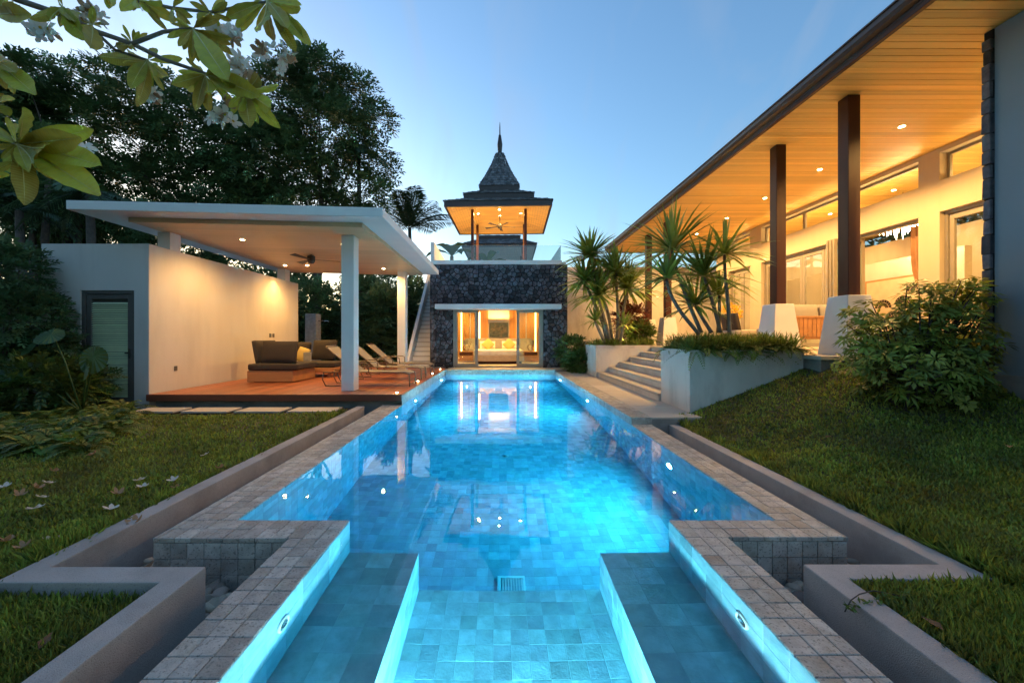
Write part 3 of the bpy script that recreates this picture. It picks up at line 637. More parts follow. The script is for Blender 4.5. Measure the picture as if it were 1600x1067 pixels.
# ================================================================== STONE TOWER WITH BEDROOM
tw = thing('stone_tower', 'dark lava stone bedroom block with white parapet at the far end of the pool', 'building', (0,15.1,0))
TX0, TX1, TY = -2.70, 2.66, 15.1; TZ = 4.18; FZ = .20
OX0, OX1, OZ1 = -1.80, 1.72, 2.46
core = MB().box(TX0,OX0,TY,TY+.3,-.3,TZ).box(OX1,TX1,TY,TY+.3,-.3,TZ).box(OX0,OX1,TY+.001,TY+.299,OZ1,TZ)
core.box(TX0+.001,TX0+.25,TY+.3,TY+7,-.3,TZ-.001).box(TX1-.25,TX1-.001,TY+.3,TY+7,-.3,TZ-.001)
core.build('wall_core', mortar, tw)
def voronoi_stones(x0, x1, z0, z1, step, hole=None, jit=.42):
    """irregular cells by clipping each site against its neighbours"""
    pts = []; nx = round((x1-x0)/step); nz_ = round((z1-z0)/(step*.9))
    G = {}
    for j in range(-1, nz_+1):
        for i in range(-1, nx+1):
            G[i,j] = (x0+(i+.5+(.5 if j%2 else 0)*.9+random.uniform(-jit,jit))*(x1-x0)/nx, z0+(j+.5+random.uniform(-jit,jit))*(z1-z0)/nz_)
    out = []
    for (i, j), p in G.items():
        poly_ = [(p[0]-step*1.3,p[1]-step*1.3),(p[0]+step*1.3,p[1]-step*1.3),(p[0]+step*1.3,p[1]+step*1.3),(p[0]-step*1.3,p[1]+step*1.3)]
        def clip(poly_, nx_, nz2, d):
            r = []
            for k in range(len(poly_)):
                a, b_ = poly_[k], poly_[(k+1)%len(poly_)]; da = a[0]*nx_+a[1]*nz2-d; db = b_[0]*nx_+b_[1]*nz2-d
                if da <= 0: r.append(a)
                if da*db < 0: t_ = da/(da-db); r.append((a[0]+(b_[0]-a[0])*t_, a[1]+(b_[1]-a[1])*t_))
            return r
        for dj in (-2,-1,0,1,2):
            for di in (-2,-1,0,1,2):
                q = G.get((i+di,j+dj))
                if q is None or (di == 0 and dj == 0): continue
                nx_, nz2 = q[0]-p[0], q[1]-p[1]; d = (q[0]**2+q[1]**2-p[0]**2-p[1]**2)/2
                if poly_: poly_ = clip(poly_, nx_, nz2, d)
        for a in ((-1,0,-x0),(1,0,x1),(0,-1,-z0),(0,1,z1)):
            if poly_: poly_ = clip(poly_, *a)
        if hole and poly_:
            hx0, hx1, hz1 = hole; cx = sum(q[0] for q in poly_)/len(poly_); cz = sum(q[1] for q in poly_)/len(poly_)
            if cz < hz1:
                if cx < (hx0+hx1)/2: 
                    if cx < hx0: poly_ = clip(poly_, 1,0,hx0)
                    else: poly_ = []
                else:
                    if cx > hx1: poly_ = clip(poly_, -1,0,-hx1)
                    else: poly_ = []
            elif hx0 < cx < hx1: poly_ = clip(poly_, 0,-1,-hz1)
            elif any(hx0 < q[0] < hx1 and q[1] < hz1 for q in poly_): poly_ = clip(poly_, *((1,0,hx0) if cx < hx0 else (-1,0,-hx1)))
        if len(poly_) < 3: continue
        ar = .5*abs(sum(poly_[k][0]*poly_[(k+1)%len(poly_)][1]-poly_[(k+1)%len(poly_)][0]*poly_[k][1] for k in range(len(poly_))))
        if ar > .0015: out.append((ar, poly_))
    return out
def stone_mesh(poly_, y, gap=.011):
    """one rough stone standing proud of the plane y (towards -Y)"""
    n = len(poly_); cx = sum(q[0] for q in poly_)/n; cz = sum(q[1] for q in poly_)/n
    size = max(math.hypot(q[0]-cx, q[1]-cz) for q in poly_); k = max(.5, 1-gap/size*1.6); h = random.uniform(.03,.085)
    tx, tz_ = random.uniform(-.12,.12), random.uniform(-.12,.12)
    vs_ = [(cx+(q[0]-cx)*k, y, cz+(q[1]-cz)*k) for q in poly_]
    vs_ += [(cx+(q[0]-cx)*k*.94, y-h*random.uniform(.5,.8), cz+(q[1]-cz)*k*.94) for q in poly_]
    vs_ += [(cx+(q[0]-cx)*k*.6, y-h*random.uniform(.85,1.1)-(q[0]-cx)*tx-(q[1]-cz)*tz_, cz+(q[1]-cz)*k*.6) for q in poly_]
    vs_ += [(cx, y-h*1.05, cz)]
    fs = []
    for i in range(n):
        j = (i+1)%n; fs += [(i,j,n+j,n+i),(n+i,n+j,2*n+j,2*n+i),(2*n+i,2*n+j,3*n)]
    return vs_, fs
stones = sorted(voronoi_stones(TX0, TX1, -.1, TZ, .185, (OX0,OX1,OZ1)), key=lambda a: -a[0])
rest = MB(); tones = []
for k, (ar, poly_) in enumerate(stones):
    v, f = stone_mesh(poly_, TY-.001)
    if k < 300: MB().add(v, f).build('stone', lava, tw)
    else:
        rest.add(v, f); tones += [random.random()]*len(f)
ro = rest.build('small_stone_fill', lava_t, tw); ro['kind'] = 'stuff'
a_ = ro.data.attributes.new('tone','FLOAT','FACE'); a_.data.foreach_set('value', tones)
# parapet and roof terrace
PZ = TZ+.16
box('parapet', white, tw, TX0+.05, TX1-.22, TY-.06, TY+.2, TZ+.001, PZ, .006)
box('roof_slab', white, tw, TX0+.05, TX1-.02, TY+.201, TY+7, TZ+.001, TZ+.13, 0)
MB().add([(-2.66,TY-.05,PZ+.001),(-2.52,TY-.05,PZ+.001),(-2.52,TY+4.4,PZ+.001),(-2.66,TY+4.4,PZ+.001),(-2.66,TY-.05,PZ+.70),(-2.52,TY-.05,PZ+.70),(-2.52,TY+4.4,PZ+.55),(-2.66,TY+4.4,PZ+.55)],
         [(0,3,2,1),(4,5,6,7),(0,1,5,4),(1,2,6,5),(2,3,7,6),(3,0,4,7)]).build('side_parapet', white, tw, bevel=.006)
box('rear_parapet', white, tw, -2.5, 2.0, TY+4.3, TY+4.45, TZ+.131, PZ+.42, .005)
for x0, x1 in ((-2.50,-1.15),(-1.14,.22),(.23,1.38),(1.39,2.38)): box('glass_panel', glass_rail, tw, x0, x1, TY+.02, TY+.032, PZ+.001, PZ+.60, 0)
for y in (TY+.04, TY+1.75): box('glass_panel', glass_rail, tw, 2.40, 2.412, y, y+1.68, PZ-.02, PZ+.60, 0)
# awning slab
box('awning', white, tw, -2.42, 2.34, 14.52, TY-.003, 2.42, 2.60, .006)
# sliding doors
def slider(x0, x1, y, parent):
    f = MB().box(x0,x0+.085,y,y+.05,FZ+.03,OZ1-.05).box(x1-.085,x1,y,y+.05,FZ+.03,OZ1-.05).box(x0+.085,x1-.085,y,y+.05,FZ+.03,FZ+.12).box(x0+.085,x1-.085,y,y+.05,OZ1-.14,OZ1-.05).build('sliding_door', frame_m, parent, bevel=.003)
    MB().box(x0+.085,x1-.085,y+.02,y+.026,FZ+.12,OZ1-.14).build('pane', glass, f)
    MB().box(x0+.03 if x0 > 0 else x1-.055, x0+.055 if x0 > 0 else x1-.03, y-.02, y, 1.05,1.32).build('handle', metal_dk, f)
MB().box(OX0,OX0+.07,TY+.02,TY+.22,FZ,OZ1).box(OX1-.07,OX1,TY+.02,TY+.22,FZ,OZ1).box(OX0+.07,OX1-.07,TY+.02,TY+.22,OZ1-.05,OZ1).box(OX0+.07,OX1-.07,TY+.02,TY+.22,FZ-.03,FZ+.03).build('door_frame', frame_m, tw, bevel=.003)
slider(OX0+.07, -.86, TY+.05, tw); slider(.70, OX1-.07, TY+.05, tw)
slider(OX0+.08, -.83, TY+.12, tw); slider(.68, OX1-.08, TY+.12, tw)
# bedroom
BY1 = 18.7; BX = 2.42; CZ = 3.0
box('bedroom_floor', cream_floor, tw, -BX, BX, TY+.3, BY1, FZ-.2, FZ, 0)
box('bedroom_ceiling', white, tw, -BX, BX, TY+.3, BY1, CZ, CZ+.2, 0)
for x0, x1 in ((-BX-.02,-BX),(BX,BX+.02)): box('bedroom_side_wall', plaster, tw, x0, x1, TY+.3, BY1, FZ, CZ, 0)
wp = MB().box(-.5,.5,0,.03,0,1).mesh('wall_panel', walnut, bevel=.003)
edges = [-BX,-1.82,-1.4,-.95,-.5,.46,.86,1.3,1.75,BX]
for k in range(len(edges)-1):
    if k == 4: continue
    a, b_ = edges[k], edges[k+1]; nn = 3 if b_-a > .5 else 1
    for q in range(nn):
        w_ = (b_-a-.05)/nn; piece(wp, 'wall_panel', tw, (a+.025+(q+.5)*w_, BY1-.03, FZ), (0,0,0), (w_-.006,1,CZ-FZ-.001))
box('bedroom_back_wall', plaster, tw, -BX, BX, BY1, BY1+.1, FZ, CZ, 0)
for x in (-1.82,-.95,.86,1.75): box('light_strip', striplight, tw, x-.022, x+.022, BY1-.05, BY1-.032, FZ+.15, CZ-.45, 0)
box('light_cove', canvas, tw, -.49, .45, BY1-.14, BY1-.02, 2.18, 2.24, 0)
lamp('cove_lamp', 'AREA', tw, (-.03,BY1-.25,2.28), 6, WARM, aim=(0,.5,1), shape='RECTANGLE', size=1.0, size_y=.05)
for x, y in ((-1.3,16.2),(1.25,16.2),(0,17.4),(-1.75,18.0),(1.75,18.0)):
    downlight(tw, x, y, CZ, 85, R(130))
art = thing('painting', 'dark square painting above the bed headboard', 'painting', (-.03,BY1-.08,1.75))
box('canvas', paint_art, art, -.47, .43, BY1-.08, BY1-.045, 1.36, 2.06, .003)
bed = thing('bed', 'wide white bed with padded headboard seen through the open doors', 'bed', (-.03,17.6,FZ))
box('bed_base', bedbase, bed, -1.12, 1.06, 16.55, 18.45, FZ+.12, FZ+.38, .02)
box('plinth', dark_wood, bed, -1.02, .96, 16.7, 18.4, FZ, FZ+.119, 0)
mt_ = MB().box(-1.10,1.04,16.57,18.42,FZ+.381,FZ+.60).build('mattress', linen, bed, bevel=.05, seg=3, smooth=True)
box('headboard', cush_lt, bed, -1.62, 1.56, 18.46, 18.56, FZ+.1, FZ+1.10, .02)
for x, lb in ((-.55,'left white bed pillow'),(.49,'right white bed pillow')):
    cushion('pillow', bed, (x,18.25,FZ+.76), (.72,.44,.2), linen, (R(62),0,0), .4)
for x, lb in ((-.52,'mustard cushion standing on its corner on the left half of the bed'),(.46,'mustard cushion standing on its corner on the right half of the bed')):
    o = cushion('throw_pillow', None, (x,18.05,FZ+.82), (.44,.44,.16), cush_y, (R(70),0,0), .3); tag(o, lb, 'pillow', 'mustard cushions on the bed')
    o.rotation_euler = (Matrix.Rotation(R(70),3,'X') @ Matrix.Rotation(R(45),3,'Z')).to_euler()
for x, sd in ((-1.52,'left'),(1.46,'right')):
    ns_ = thing('nightstand', f'wooden nightstand {sd} of the bed', 'nightstand', (x,18.1,FZ))
    box('cabinet', teak, ns_, x-.33, x+.33, 17.85, 18.4, FZ+.05, FZ+.50, .005)
    box('drawer', dark_wood, ns_, x-.30, x+.30, 17.835, 17.85, FZ+.32, FZ+.46, .003)
    tl = thing('table_lamp', f'glowing sculptural table lamp on the {sd} nightstand', 'lamp', (x,18.1,FZ+.5))
    MB().tube([(x+.13*math.cos(a)*(1+.2*math.sin(3*a)),18.1,FZ+.66+.14*math.sin(a)) for a in [2*PI*q/14 for q in range(15)]], .02).build('base', metal_br, tl, True)
    MB().lathe([(.18,0),(.18,.22),(.17,.22),(.17,0)], (x,18.1,FZ+.80), 20).build('lamp_shade', cush_lt, tl)
    b_ = MB().lathe([(.02,0),(.04,.03),(.04,.08),(.02,.1)], (x,18.1,FZ+.84), 10).build('bulb', lampglow, tl)
    lamp('bulb_lamp', 'POINT', tl, (x,18.1,FZ+.78), 6, WARM, shadow_soft_size=.03)

# stairs up the tower's left side
st = thing('tower_stairs', 'steep white stairs with solid balustrade climbing beside the stone tower', 'stairs', (-3.1,15,0))
stp = MB().box(-.36,.36,0,.4,-.045,0).mesh('step', paving, bevel=.006)
n = 22
for k in range(n): piece(stp, 'step', st, (-3.08,14.95+k*.215,.25+k*.185))
body = MB()
pts_ = [(14.95,.0),(14.95,.205)]
for k in range(n): pts_ += [(14.96+k*.215,.205+k*.185),(14.96+(k+1)*.215,.205+k*.185)]
pts_ += [(14.96+n*.215,0)]
m_ = len(pts_); body.add([(-3.43,y,z_) for y,z_ in pts_]+[(-2.73,y,z_) for y,z_ in pts_], [tuple(range(m_)), tuple(range(2*m_-1,m_-1,-1))]+[(i,m_+i,m_+(i+1)%m_,(i+1)%m_) for i in range(m_)])
body.build('riser_core', white, st)
y0, y1 = 14.75, 19.9
MB().add([(-3.57,y0,0),(-3.44,y0,0),(-3.44,y1,0),(-3.57,y1,0),(-3.57,y0,.45),(-3.44,y0,.45),(-3.44,y1,5.05),(-3.57,y1,5.05)],
         [(0,3,2,1),(4,5,6,7),(0,1,5,4),(1,2,6,5),(2,3,7,6),(3,0,4,7)]).build('balustrade', white, st, bevel=.006)
for k, (a, b_) in enumerate(((14.2,.06),)): box('landing', paving, st, -3.7, -2.2, 14.63, 14.94, -.1, .205, .006)

# ================================================================== ROOF PAVILIONS
def shingle_tier(parent, cx, cy_, a0, z0, a1, z1, rows, w, name='shingle_field', curve=0.):
    vs_, fs, tn = [], [], []
    for side in range(4):
        ca, sa = math.cos(side*PI/2), math.sin(side*PI/2)
        def W_(s, r, z_): x, y = s, -r; return (cx+ca*x-sa*y, cy_+sa*x+ca*y, z_)
        def rad(t): return a0+(a1-a0)*t-curve*math.sin(PI*t)
        for r in range(rows):
            t0, t1 = r/rows, min(1, (r+1.25)/rows); r0, r1 = rad(t0), rad(t1); za, zb = z0+(z1-z0)*t0, z0+(z1-z0)*t1
            nn = max(2, round(2*r0/w)); off_ = random.random()*.6
            cuts = [-1]+sorted(min(.98, max(-.98, -1+2*(k+off_+random.uniform(-.2,.2))/nn)) for k in range(nn))+[1]
            for k in range(len(cuts)-1):
                c0, c1 = cuts[k], cuts[k+1]
                if c1-c0 < .02: continue
                g_ = .004/r0; lift = random.uniform(.018,.034); b_ = n_ = len(vs_); dj = random.uniform(-.012,.012)
                vs_ += [W_(c0*r0+g_,r0+lift*.8,za+dj-.005),W_(c1*r0-g_,r0+lift*.8,za+dj-.005),W_(c1*r0-g_,r0+lift*.8,za+lift+dj),W_(c0*r0+g_,r0+lift*.8,za+lift+dj),
                        W_(c0*r1,r1,zb+.006),W_(c1*r1,r1,zb+.006)]
                fs += [(n_,n_+1,n_+2,n_+3),(n_+3,n_+2,n_+5,n_+4)]; tn += [random.random()]*2
    o = npmesh(name, vs_, fs, shingle, parent, tone=tn); o['kind'] = 'stuff'; return o
def sala(label, c, yaw, half, tiers, posts, zdeck, spire=None, lit=True):
    X, Y = c; t = thing('roof_pavilion', label, 'pavilion', (X,Y,zdeck))
    ze, zf = tiers[0][1], tiers[0][2]
    # eaves fascia ring and sloping lining
    def ring(a, b_, z0, z1, mt, nm):
        MB().box(X-a,X+a,Y-a,Y-b_,z0,z1).box(X-a,X+a,Y+b_,Y+a,z0,z1).box(X-a,X-b_,Y-b_,Y+b_,z0,z1).box(X+b_,X+a,Y-b_,Y+b_,z0,z1).build(nm, mt, t)
    for k, (a, z0, z1, a2, z2, rows) in enumerate(tiers):
        ring(a, a-.09, z0, z1, fascia_m, 'fascia')
        shingle_tier(t, X, Y, a+.02, z1, a2, z2, rows, .13, curve=(.05 if k == len(tiers)-1 and spire else .0))
        q = .012; v = [(X-a+q,Y-a+q,z1-.01),(X+a-q,Y-a+q,z1-.01),(X+a-q,Y+a-q,z1-.01),(X-a+q,Y+a-q,z1-.01),(X-a2+q,Y-a2+q,z2-.02),(X+a2-q,Y-a2+q,z2-.02),(X+a2-q,Y+a2-q,z2-.02),(X-a2+q,Y+a2-q,z2-.02)]
        if not (k == len(tiers)-1 and spire): MB().add(v, [(0,1,5,4),(1,2,6,5),(2,3,7,6),(3,0,4,7)]).build('roof_underlay', fascia_m, t)
        if k: MB().frustum(X, Y, tiers[k-1][4]-.1, z0+.01, a-.12, a-.12).build('tier_box', fascia_m, t)
    # lining: planks sloping up from the eaves to a flat centre
    a, b_ = half-.09, half*.38; z0, z1 = ze+.02, ze+.34
    lin = MB()
    for side in range(4):
        ca, sa = math.cos(side*PI/2), math.sin(side*PI/2)
        def W_(s, r, z_): x, y = s, -r; return (X+ca*x-sa*y, Y+sa*x+ca*y, z_)
        for r in range(12):
            t0, t1 = r/12, (r+.96)/12; r0, r1 = a+(b_-a)*t0, a+(b_-a)*t1; zz = random.uniform(-.002,.002)
            lin.add([W_(-r0,r0,z0+(z1-z0)*t0+zz),W_(r0,r0,z0+(z1-z0)*t0+zz),W_(r1,r1,z0+(z1-z0)*t1+zz),W_(-r1,r1,z0+(z1-z0)*t1+zz)], [(3,2,1,0)])
    lin.build('eaves_lining', soffit_m if lit else white, t)
    box('ceiling', soffit_m if lit else white, t, X-b_-.02, X+b_+.02, Y-b_-.02, Y+b_+.02, z1+.001, z1+.05, 0)
    for sx in (-1,1):
        for sy in (-1,1): MB().box(X+sx*posts-.06,X+sx*posts+.06,Y+sy*posts-.06,Y+sy*posts+.06,zdeck,ze+.20).build('post', dark_wood, t, bevel=.005)
    if spire:
        z0, z1, z2 = spire
        MB().lathe([(.17,-.06),(.18,.0),(.10,.05),(.095,.1),(.12,(z1-z0)*.5),(.055,z1-z0),(.03,z1-z0+.03),(.022,(z2-z0)*.85),(.008,z2-z0)], (X,Y,z0), 10).build('spire', fascia_m, t)
    if lit:
        zc = ze+.34
        for x, y in ((0,.15),(-.95,-.35),(.95,-.35),(0,-.7)):
            zz = zc if max(abs(x),abs(y)) < .8 else zc-.06
            downlight(t, X+x, Y+y, zz-.002, 130, R(165), r=.04)
    t.rotation_euler.z = yaw
    return t
ZD = TZ+.13
sala('tiered dark shingle roof pavilion with tall spire on top of the stone tower', (0.03,17.65), R(-2.2), 2.17,
     [(2.17,6.60,6.83,1.42,7.17,5),(1.47,7.15,7.38,.80,7.72,5),(.86,7.72,7.95,.165,9.68,14)], 1.13, ZD, (9.70,10.55,11.15))
fan('ceiling_fan', 'dark five bladed fan hanging inside the tower pavilion', (.03,17.65,6.94), .42, 5, .72, metal_dk, .2, .12)
sala('second dark hipped roof pavilion half hidden behind the tower pavilion', (.05,26.5), R(-1.5), 2.35,
     [(2.35,7.0,7.2,1.3,7.75,6),(1.35,7.72,7.95,.2,8.1,3)], 1.5, 4.6, None, False)
rb = thing('rear_block', 'pale rear building carrying the second pavilion behind the tower', 'building', (0,26.5,0))
box('wall', plaster, rb, -3.2, 3.2, 24.0, 29.0, -.2, 4.6, .01)

# ================================================================== MAIN HOUSE (right)
hs = thing('main_house', 'long open villa with timber lined flat roof and glass doors right of the pool', 'house', (9.2,10,1.06))
HZ, SZ, FX = 1.06, 5.30, 9.2
RE0, RE1 = 1.5, 18.0
pk = MB().box(-.5,.5,-.5,.5,0,.02).mesh('soffit_plank', soffit_m, bevel=.004)
npk = 130
for k in range(npk):
    py_ = (RE1-RE0)/npk; piece(pk, 'soffit_plank', hs, ((5.1+15.0)/2, RE0+(k+.5)*py_, SZ+random.uniform(-.001,.001)), (0,0,0), (9.9,py_-.010,1))
box('roof', fascia_m, hs, 5.02, 15.2, RE0, RE1+.02, SZ+.024, SZ+.30, .01)
MB().box(5.03,5.10,RE0,RE1+.05,SZ-.03,SZ+.16).build('fascia', dark_wood, hs, bevel=.006)
MB().box(4.99,15,RE1+.021,RE1+.06,SZ-.03,SZ+.20).build('end_fascia', fascia_m, hs, bevel=.006)
gut = [(5.028,SZ+.06),(4.955,SZ+.08),(4.925,SZ+.13),(4.925,SZ+.20),(4.905,SZ+.205),(4.905,SZ+.225),(5.028,SZ+.225)]
m_ = len(gut); MB().add([(x,RE0,z_) for x,z_ in gut]+[(x,RE1+.07,z_) for x,z_ in gut], [tuple(range(m_)), tuple(range(2*m_-1,m_-1,-1))]+[(i,m_+i,m_+(i+1)%m_,(i+1)%m_) for i in range(m_)]).build('gutter', fascia_m, hs)
# floor slab
box('terrace_floor', cream_floor, hs, 4.98, 15.0, 6.0, 18.2, HZ-.06, HZ, .006)
box('terrace_base', concrete, hs, 5.02, 15.0, 6.05, 18.2, -.2, HZ-.061, .01)
# columns
CXX = 5.78
for k, y in enumerate((6.4,8.03,13.3,15.0)):
    p = MB().frustum(CXX,y,HZ,HZ+.97,.29,.19).build('pedestal', white, hs, bevel=.008)
    MB().box(CXX-.1,CXX+.1,y-.1,y+.1,HZ+.965,SZ-.002).build('column', dark_wood, hs, bevel=.006)
    if k == 1: MB().box(CXX-.02,CXX+.06,y-.345,y-.325,HZ+.18,HZ+.24).build('socket', frame_dk, hs)
# facade
OP = [(4.4,8.09),(8.5,13.6),(14.2,15.55)]; HD = 3.97; CS = 4.62; CT = 5.20
fa = MB()
edges_ = [3.0]+[v for a in OP for v in a]+[16.4]
for k in range(0, len(edges_), 2): fa.box(FX,FX+.28,edges_[k],edges_[k+1],HZ,SZ-.003)
for a, b_ in OP: fa.box(FX+.002,FX+.278,a,b_,HD,CS).box(FX+.002,FX+.278,a,b_,CT,SZ-.003)
fa.build('facade_wall', house_plaster, hs)
box('end_wall', plaster, hs, FX+.28, 14.6, 16.15, 16.4, HZ, SZ-.003, 0)
box('back_wall', plaster, hs, 14.6, 14.85, 3.0, 16.4, HZ, 4.92, 0)
box('gable_wall', plaster, hs, FX+.28, 14.6, 3.0, 3.2, HZ, SZ-.003, 0)
for k, (a, b_) in enumerate(((3.0,6.0),(6.02,9.0),(9.02,12.0),(12.02,16.4))):
    box('clerestory_pane', glass, hs, 14.7, 14.71, a, b_, 4.921, SZ-.003, 0)
box('partition', plaster, hs, 11.9, 12.1, 9.9, 16.14, HZ, 3.7, .004)
# roof of the neighbouring wing seen through the far clerestory
box('interior_floor', cream_floor, hs, FX+.0, 14.6, 3.2, 6.0, HZ-.05, HZ, 0)
def frame_y(nm, y0, y1, z0, z1, x, wd=.07, mt=frame_m, pane=True, d=.06):
    f = MB().box(x,x+d,y0,y0+wd,z0,z1).box(x,x+d,y1-wd,y1,z0,z1).box(x,x+d,y0+wd,y1-wd,z0,z0+wd*1.3).box(x,x+d,y0+wd,y1-wd,z1-wd*1.3,z1).build(nm, mt, hs, bevel=.004)
    if pane: MB().box(x+d*.4,x+d*.4+.006,y0+wd,y1-wd,z0+wd*1.3,z1-wd*1.3).build('pane', glass, f)
    return f
for a, b_ in OP:
    n_ = max(1, round((b_-a)/1.75))
    for k in range(n_):
        frame_y('clerestory_window', a+(b_-a)*k/n_, a+(b_-a)*(k+1)/n_, CS+.001, CT-.001, FX+.16, .045)
    MB().box(FX+.10,FX+.24,a+.001,a+.06,HZ,HD).box(FX+.10,FX+.24,b_-.06,b_-.001,HZ,HD).box(FX+.10,FX+.24,a+.06,b_-.06,HD-.07,HD-.001).build('door_frame', frame_m, hs, bevel=.004)
def panels(y0, y1, n_):
    for k in range(n_): frame_y('folding_door', y0+(y1-y0)*k/n_+.004, y0+(y1-y0)*(k+1)/n_-.004, HZ+.01, HD-.075, FX+.13, .085)
panels(4.46,8.03,4); panels(10.3,13.54,4); panels(14.26,15.49,2)
# folded leaves at the open end of the middle opening
for y in (10.0,10.1,10.2):
    f = MB().box(FX-.55,FX+.25,y,y+.05,HZ+.01,HZ+.12).box(FX-.55,FX-.47,y,y+.05,HZ+.12,HD-.16).box(FX+.17,FX+.25,y,y+.05,HZ+.12,HD-.16).box(FX-.55,FX+.25,y,y+.05,HD-.16,HD-.075).build('folded_door', frame_m, hs, bevel=.003)
    MB().box(FX-.47,FX+.17,y+.022,y+.028,HZ+.12,HD-.16).build('pane', glass, f)
# downlights
for y in (3.6,5.4,7.26,9.12,11.0,12.85,14.8,16.7): downlight(hs, 7.55, y, SZ-.001, 190, R(146), blend=.4)
for y in (5.4,7.4,10.4,12.4,14.6): downlight(hs, 10.6, y, SZ-.001, 70, R(172))
for y in (6.0,9.0,12.0,15.0): downlight(hs, 13.4, y, SZ-.001, 60, R(172))
# light cove along the inside of the facade beam
for a, b_ in OP:
    c_ = MB().box(FX+.29,FX+.55,a,b_,CS-.12,CS-.09).box(FX+.53,FX+.55,a,b_,CS-.089,CS-.02).build('light_cove', white, hs)
    MB().box(FX+.40,FX+.44,a+.05,b_-.05,CS-.085,CS-.06).build('light_strip', cove_glow, c_)
# wing wall with stone end
box('wing_wall', wing_paint, hs, 6.33, 6.62, 1.6, 4.95, .88, SZ-.004, .004)
box('wing_plinth', concrete, hs, 6.32, 6.63, 1.6, 4.952, -.2, .88, .01)
zz = -.1; k = 0
box('pier_core', mortar, hs, 6.32, 6.62, 4.955, 5.045, -.2, SZ-.004, 0)
while zz < SZ-.12:
    h_ = random.uniform(.13,.27); h_ = min(h_, SZ-.01-zz)
    x0 = 6.285+random.uniform(-.006,.006); y0_, y1_ = 4.955+random.uniform(-.003,.003), 5.045+random.uniform(-.006,.008)
    v = []
    for xx in (x0, 6.60):
        for yy in (y0_, y1_):
            for q in (zz+.006, zz+h_-.006): v.append((xx+random.uniform(-.007,.007)*(xx == x0), yy, q+random.uniform(-.006,.006)))
    b_ = MB().add(v, [(0,1,3,2),(4,6,7,5),(0,4,5,1),(2,3,7,6),(1,5,7,3),(0,2,6,4)]); b_.build('pier_stone', lava, hs, bevel=.008)
    zz += h_
# lower wall beyond, behind the house
gw = MB().box(2.66,16,18.6,18.85,-.2,4.72).build('garden_wall', plaster2); tag(gw, 'high cream boundary wall between the stone tower and the house', 'wall')

# furniture and fittings in and before the house
ch = thing('chandelier', 'bright crystal chandelier glowing inside the house', 'chandelier', (11.0,10.55,4.5))
MB().tube([(11.0,10.55,SZ),(11.0,10.55,4.45)], .012).build('rod', steel, ch)
cr = MB()
for k in range(70):
    a = random.uniform(0,2*PI); r_ = .5*math.sqrt(random.random()); zt = 4.45-random.uniform(0,.1); l_ = random.uniform(.12,.4)*(1.1-r_)
    cr.add([(11+r_*math.cos(a)-.02,10.55+r_*math.sin(a),zt),(11+r_*math.cos(a)+.02,10.55+r_*math.sin(a),zt),(11+r_*math.cos(a),10.55+r_*math.sin(a)+.02,zt),(11+r_*math.cos(a),10.55+r_*math.sin(a),zt-l_)], [(0,1,2),(0,3,1),(1,3,2),(2,3,0)])
cr.build('crystals', chand, ch); MB().lathe([(.44,0),(.44,.02),(.1,.08)], (11,10.55,4.46), 20).build('ring', steel, ch)
lamp('chandelier_lamp', 'POINT', ch, (11,10.55,3.9), 60, WARM2, shadow_soft_size=.2)
a_ = thing('wall_art', 'framed panel with dark fan shaped motifs on the cream wall inside', 'wall art', (11.88,11.5,2.3))
box('frame', teak, a_, 11.86, 11.895, 10.75, 12.55, 1.65, 3.15, .004); box('canvas', canvas, a_, 11.85, 11.859, 10.81, 12.49, 1.71, 3.09, 0)
def fan_motif(y, z_, r_):
    b_ = MB()
    for q in range(9):
        a0 = PI*(q/9)+.02; a1 = PI*((q+1)/9)-.02
        for r0, r1 in ((.25,.62),(.68,1.)):
            b_.add([(11.846,y+r_*rr*math.cos(aa),z_+r_*rr*math.sin(aa)) for rr, aa in ((r0,a0),(r1,a0),(r1,a1),(r0,a1))], [(0,1,2,3)])
    b_.build('fan_motif', black_print, a_)
for y, z_, r_ in ((11.0,2.68,.27),(11.35,2.32,.26),(11.95,2.25,.26),(11.6,1.85,.27),(12.2,1.8,.25),(11.1,1.98,.22)): fan_motif(y, z_, r_)
def drape(nm, label, x, y0, y1, z0, z1, mt, folds, tie=None):
    vs_, fs = [], []; n_ = folds*8; m2 = 10
    for i in range(m2+1):
        t_ = i/m2; z_ = z1+(z0-z1)*t_; pin = 1.0 if not tie else (1-.65*math.exp(-((t_-tie)/.22)**2))
        for j in range(n_+1):
            u = j/n_; vs_.append((x+.035*math.sin(2*PI*folds*u+.4*math.sin(5*t_)), y0+(y1-y0)*(u*pin), z_))
    for i in range(m2):
        for j in range(n_): a = i*(n_+1)+j; fs.append((a,a+1,a+n_+2,a+n_+1))
    o = MB().add(vs_, fs).build(nm, mt, smooth=True); tag(o, label, 'curtain'); return o
drape('curtain', 'rust brown curtain tied back at the open doors of the house', 9.62, 8.5, 9.05, HZ+.3, HD-.05, curtain, 5, .75)
drape('curtain', 'pale sheer curtain behind the doors near the far column', 9.6, 13.0, 13.9, HZ+.02, HD-.05, sheer, 9)
drape('curtain', 'pale sheer curtain behind the doors by the stone pier', 9.62, 6.3, 7.2, HZ+.02, HD-.05, sheer, 8)
vt = thing('air_vent', 'dark slotted air vent on the cream wall inside by the pier', 'vent', (14.59,8.6,2.9))
for k in range(4): box('slot', frame_dk, vt, 14.575, 14.595, 8.9, 10.3, 2.80+k*.06, 2.825+k*.06, 0)
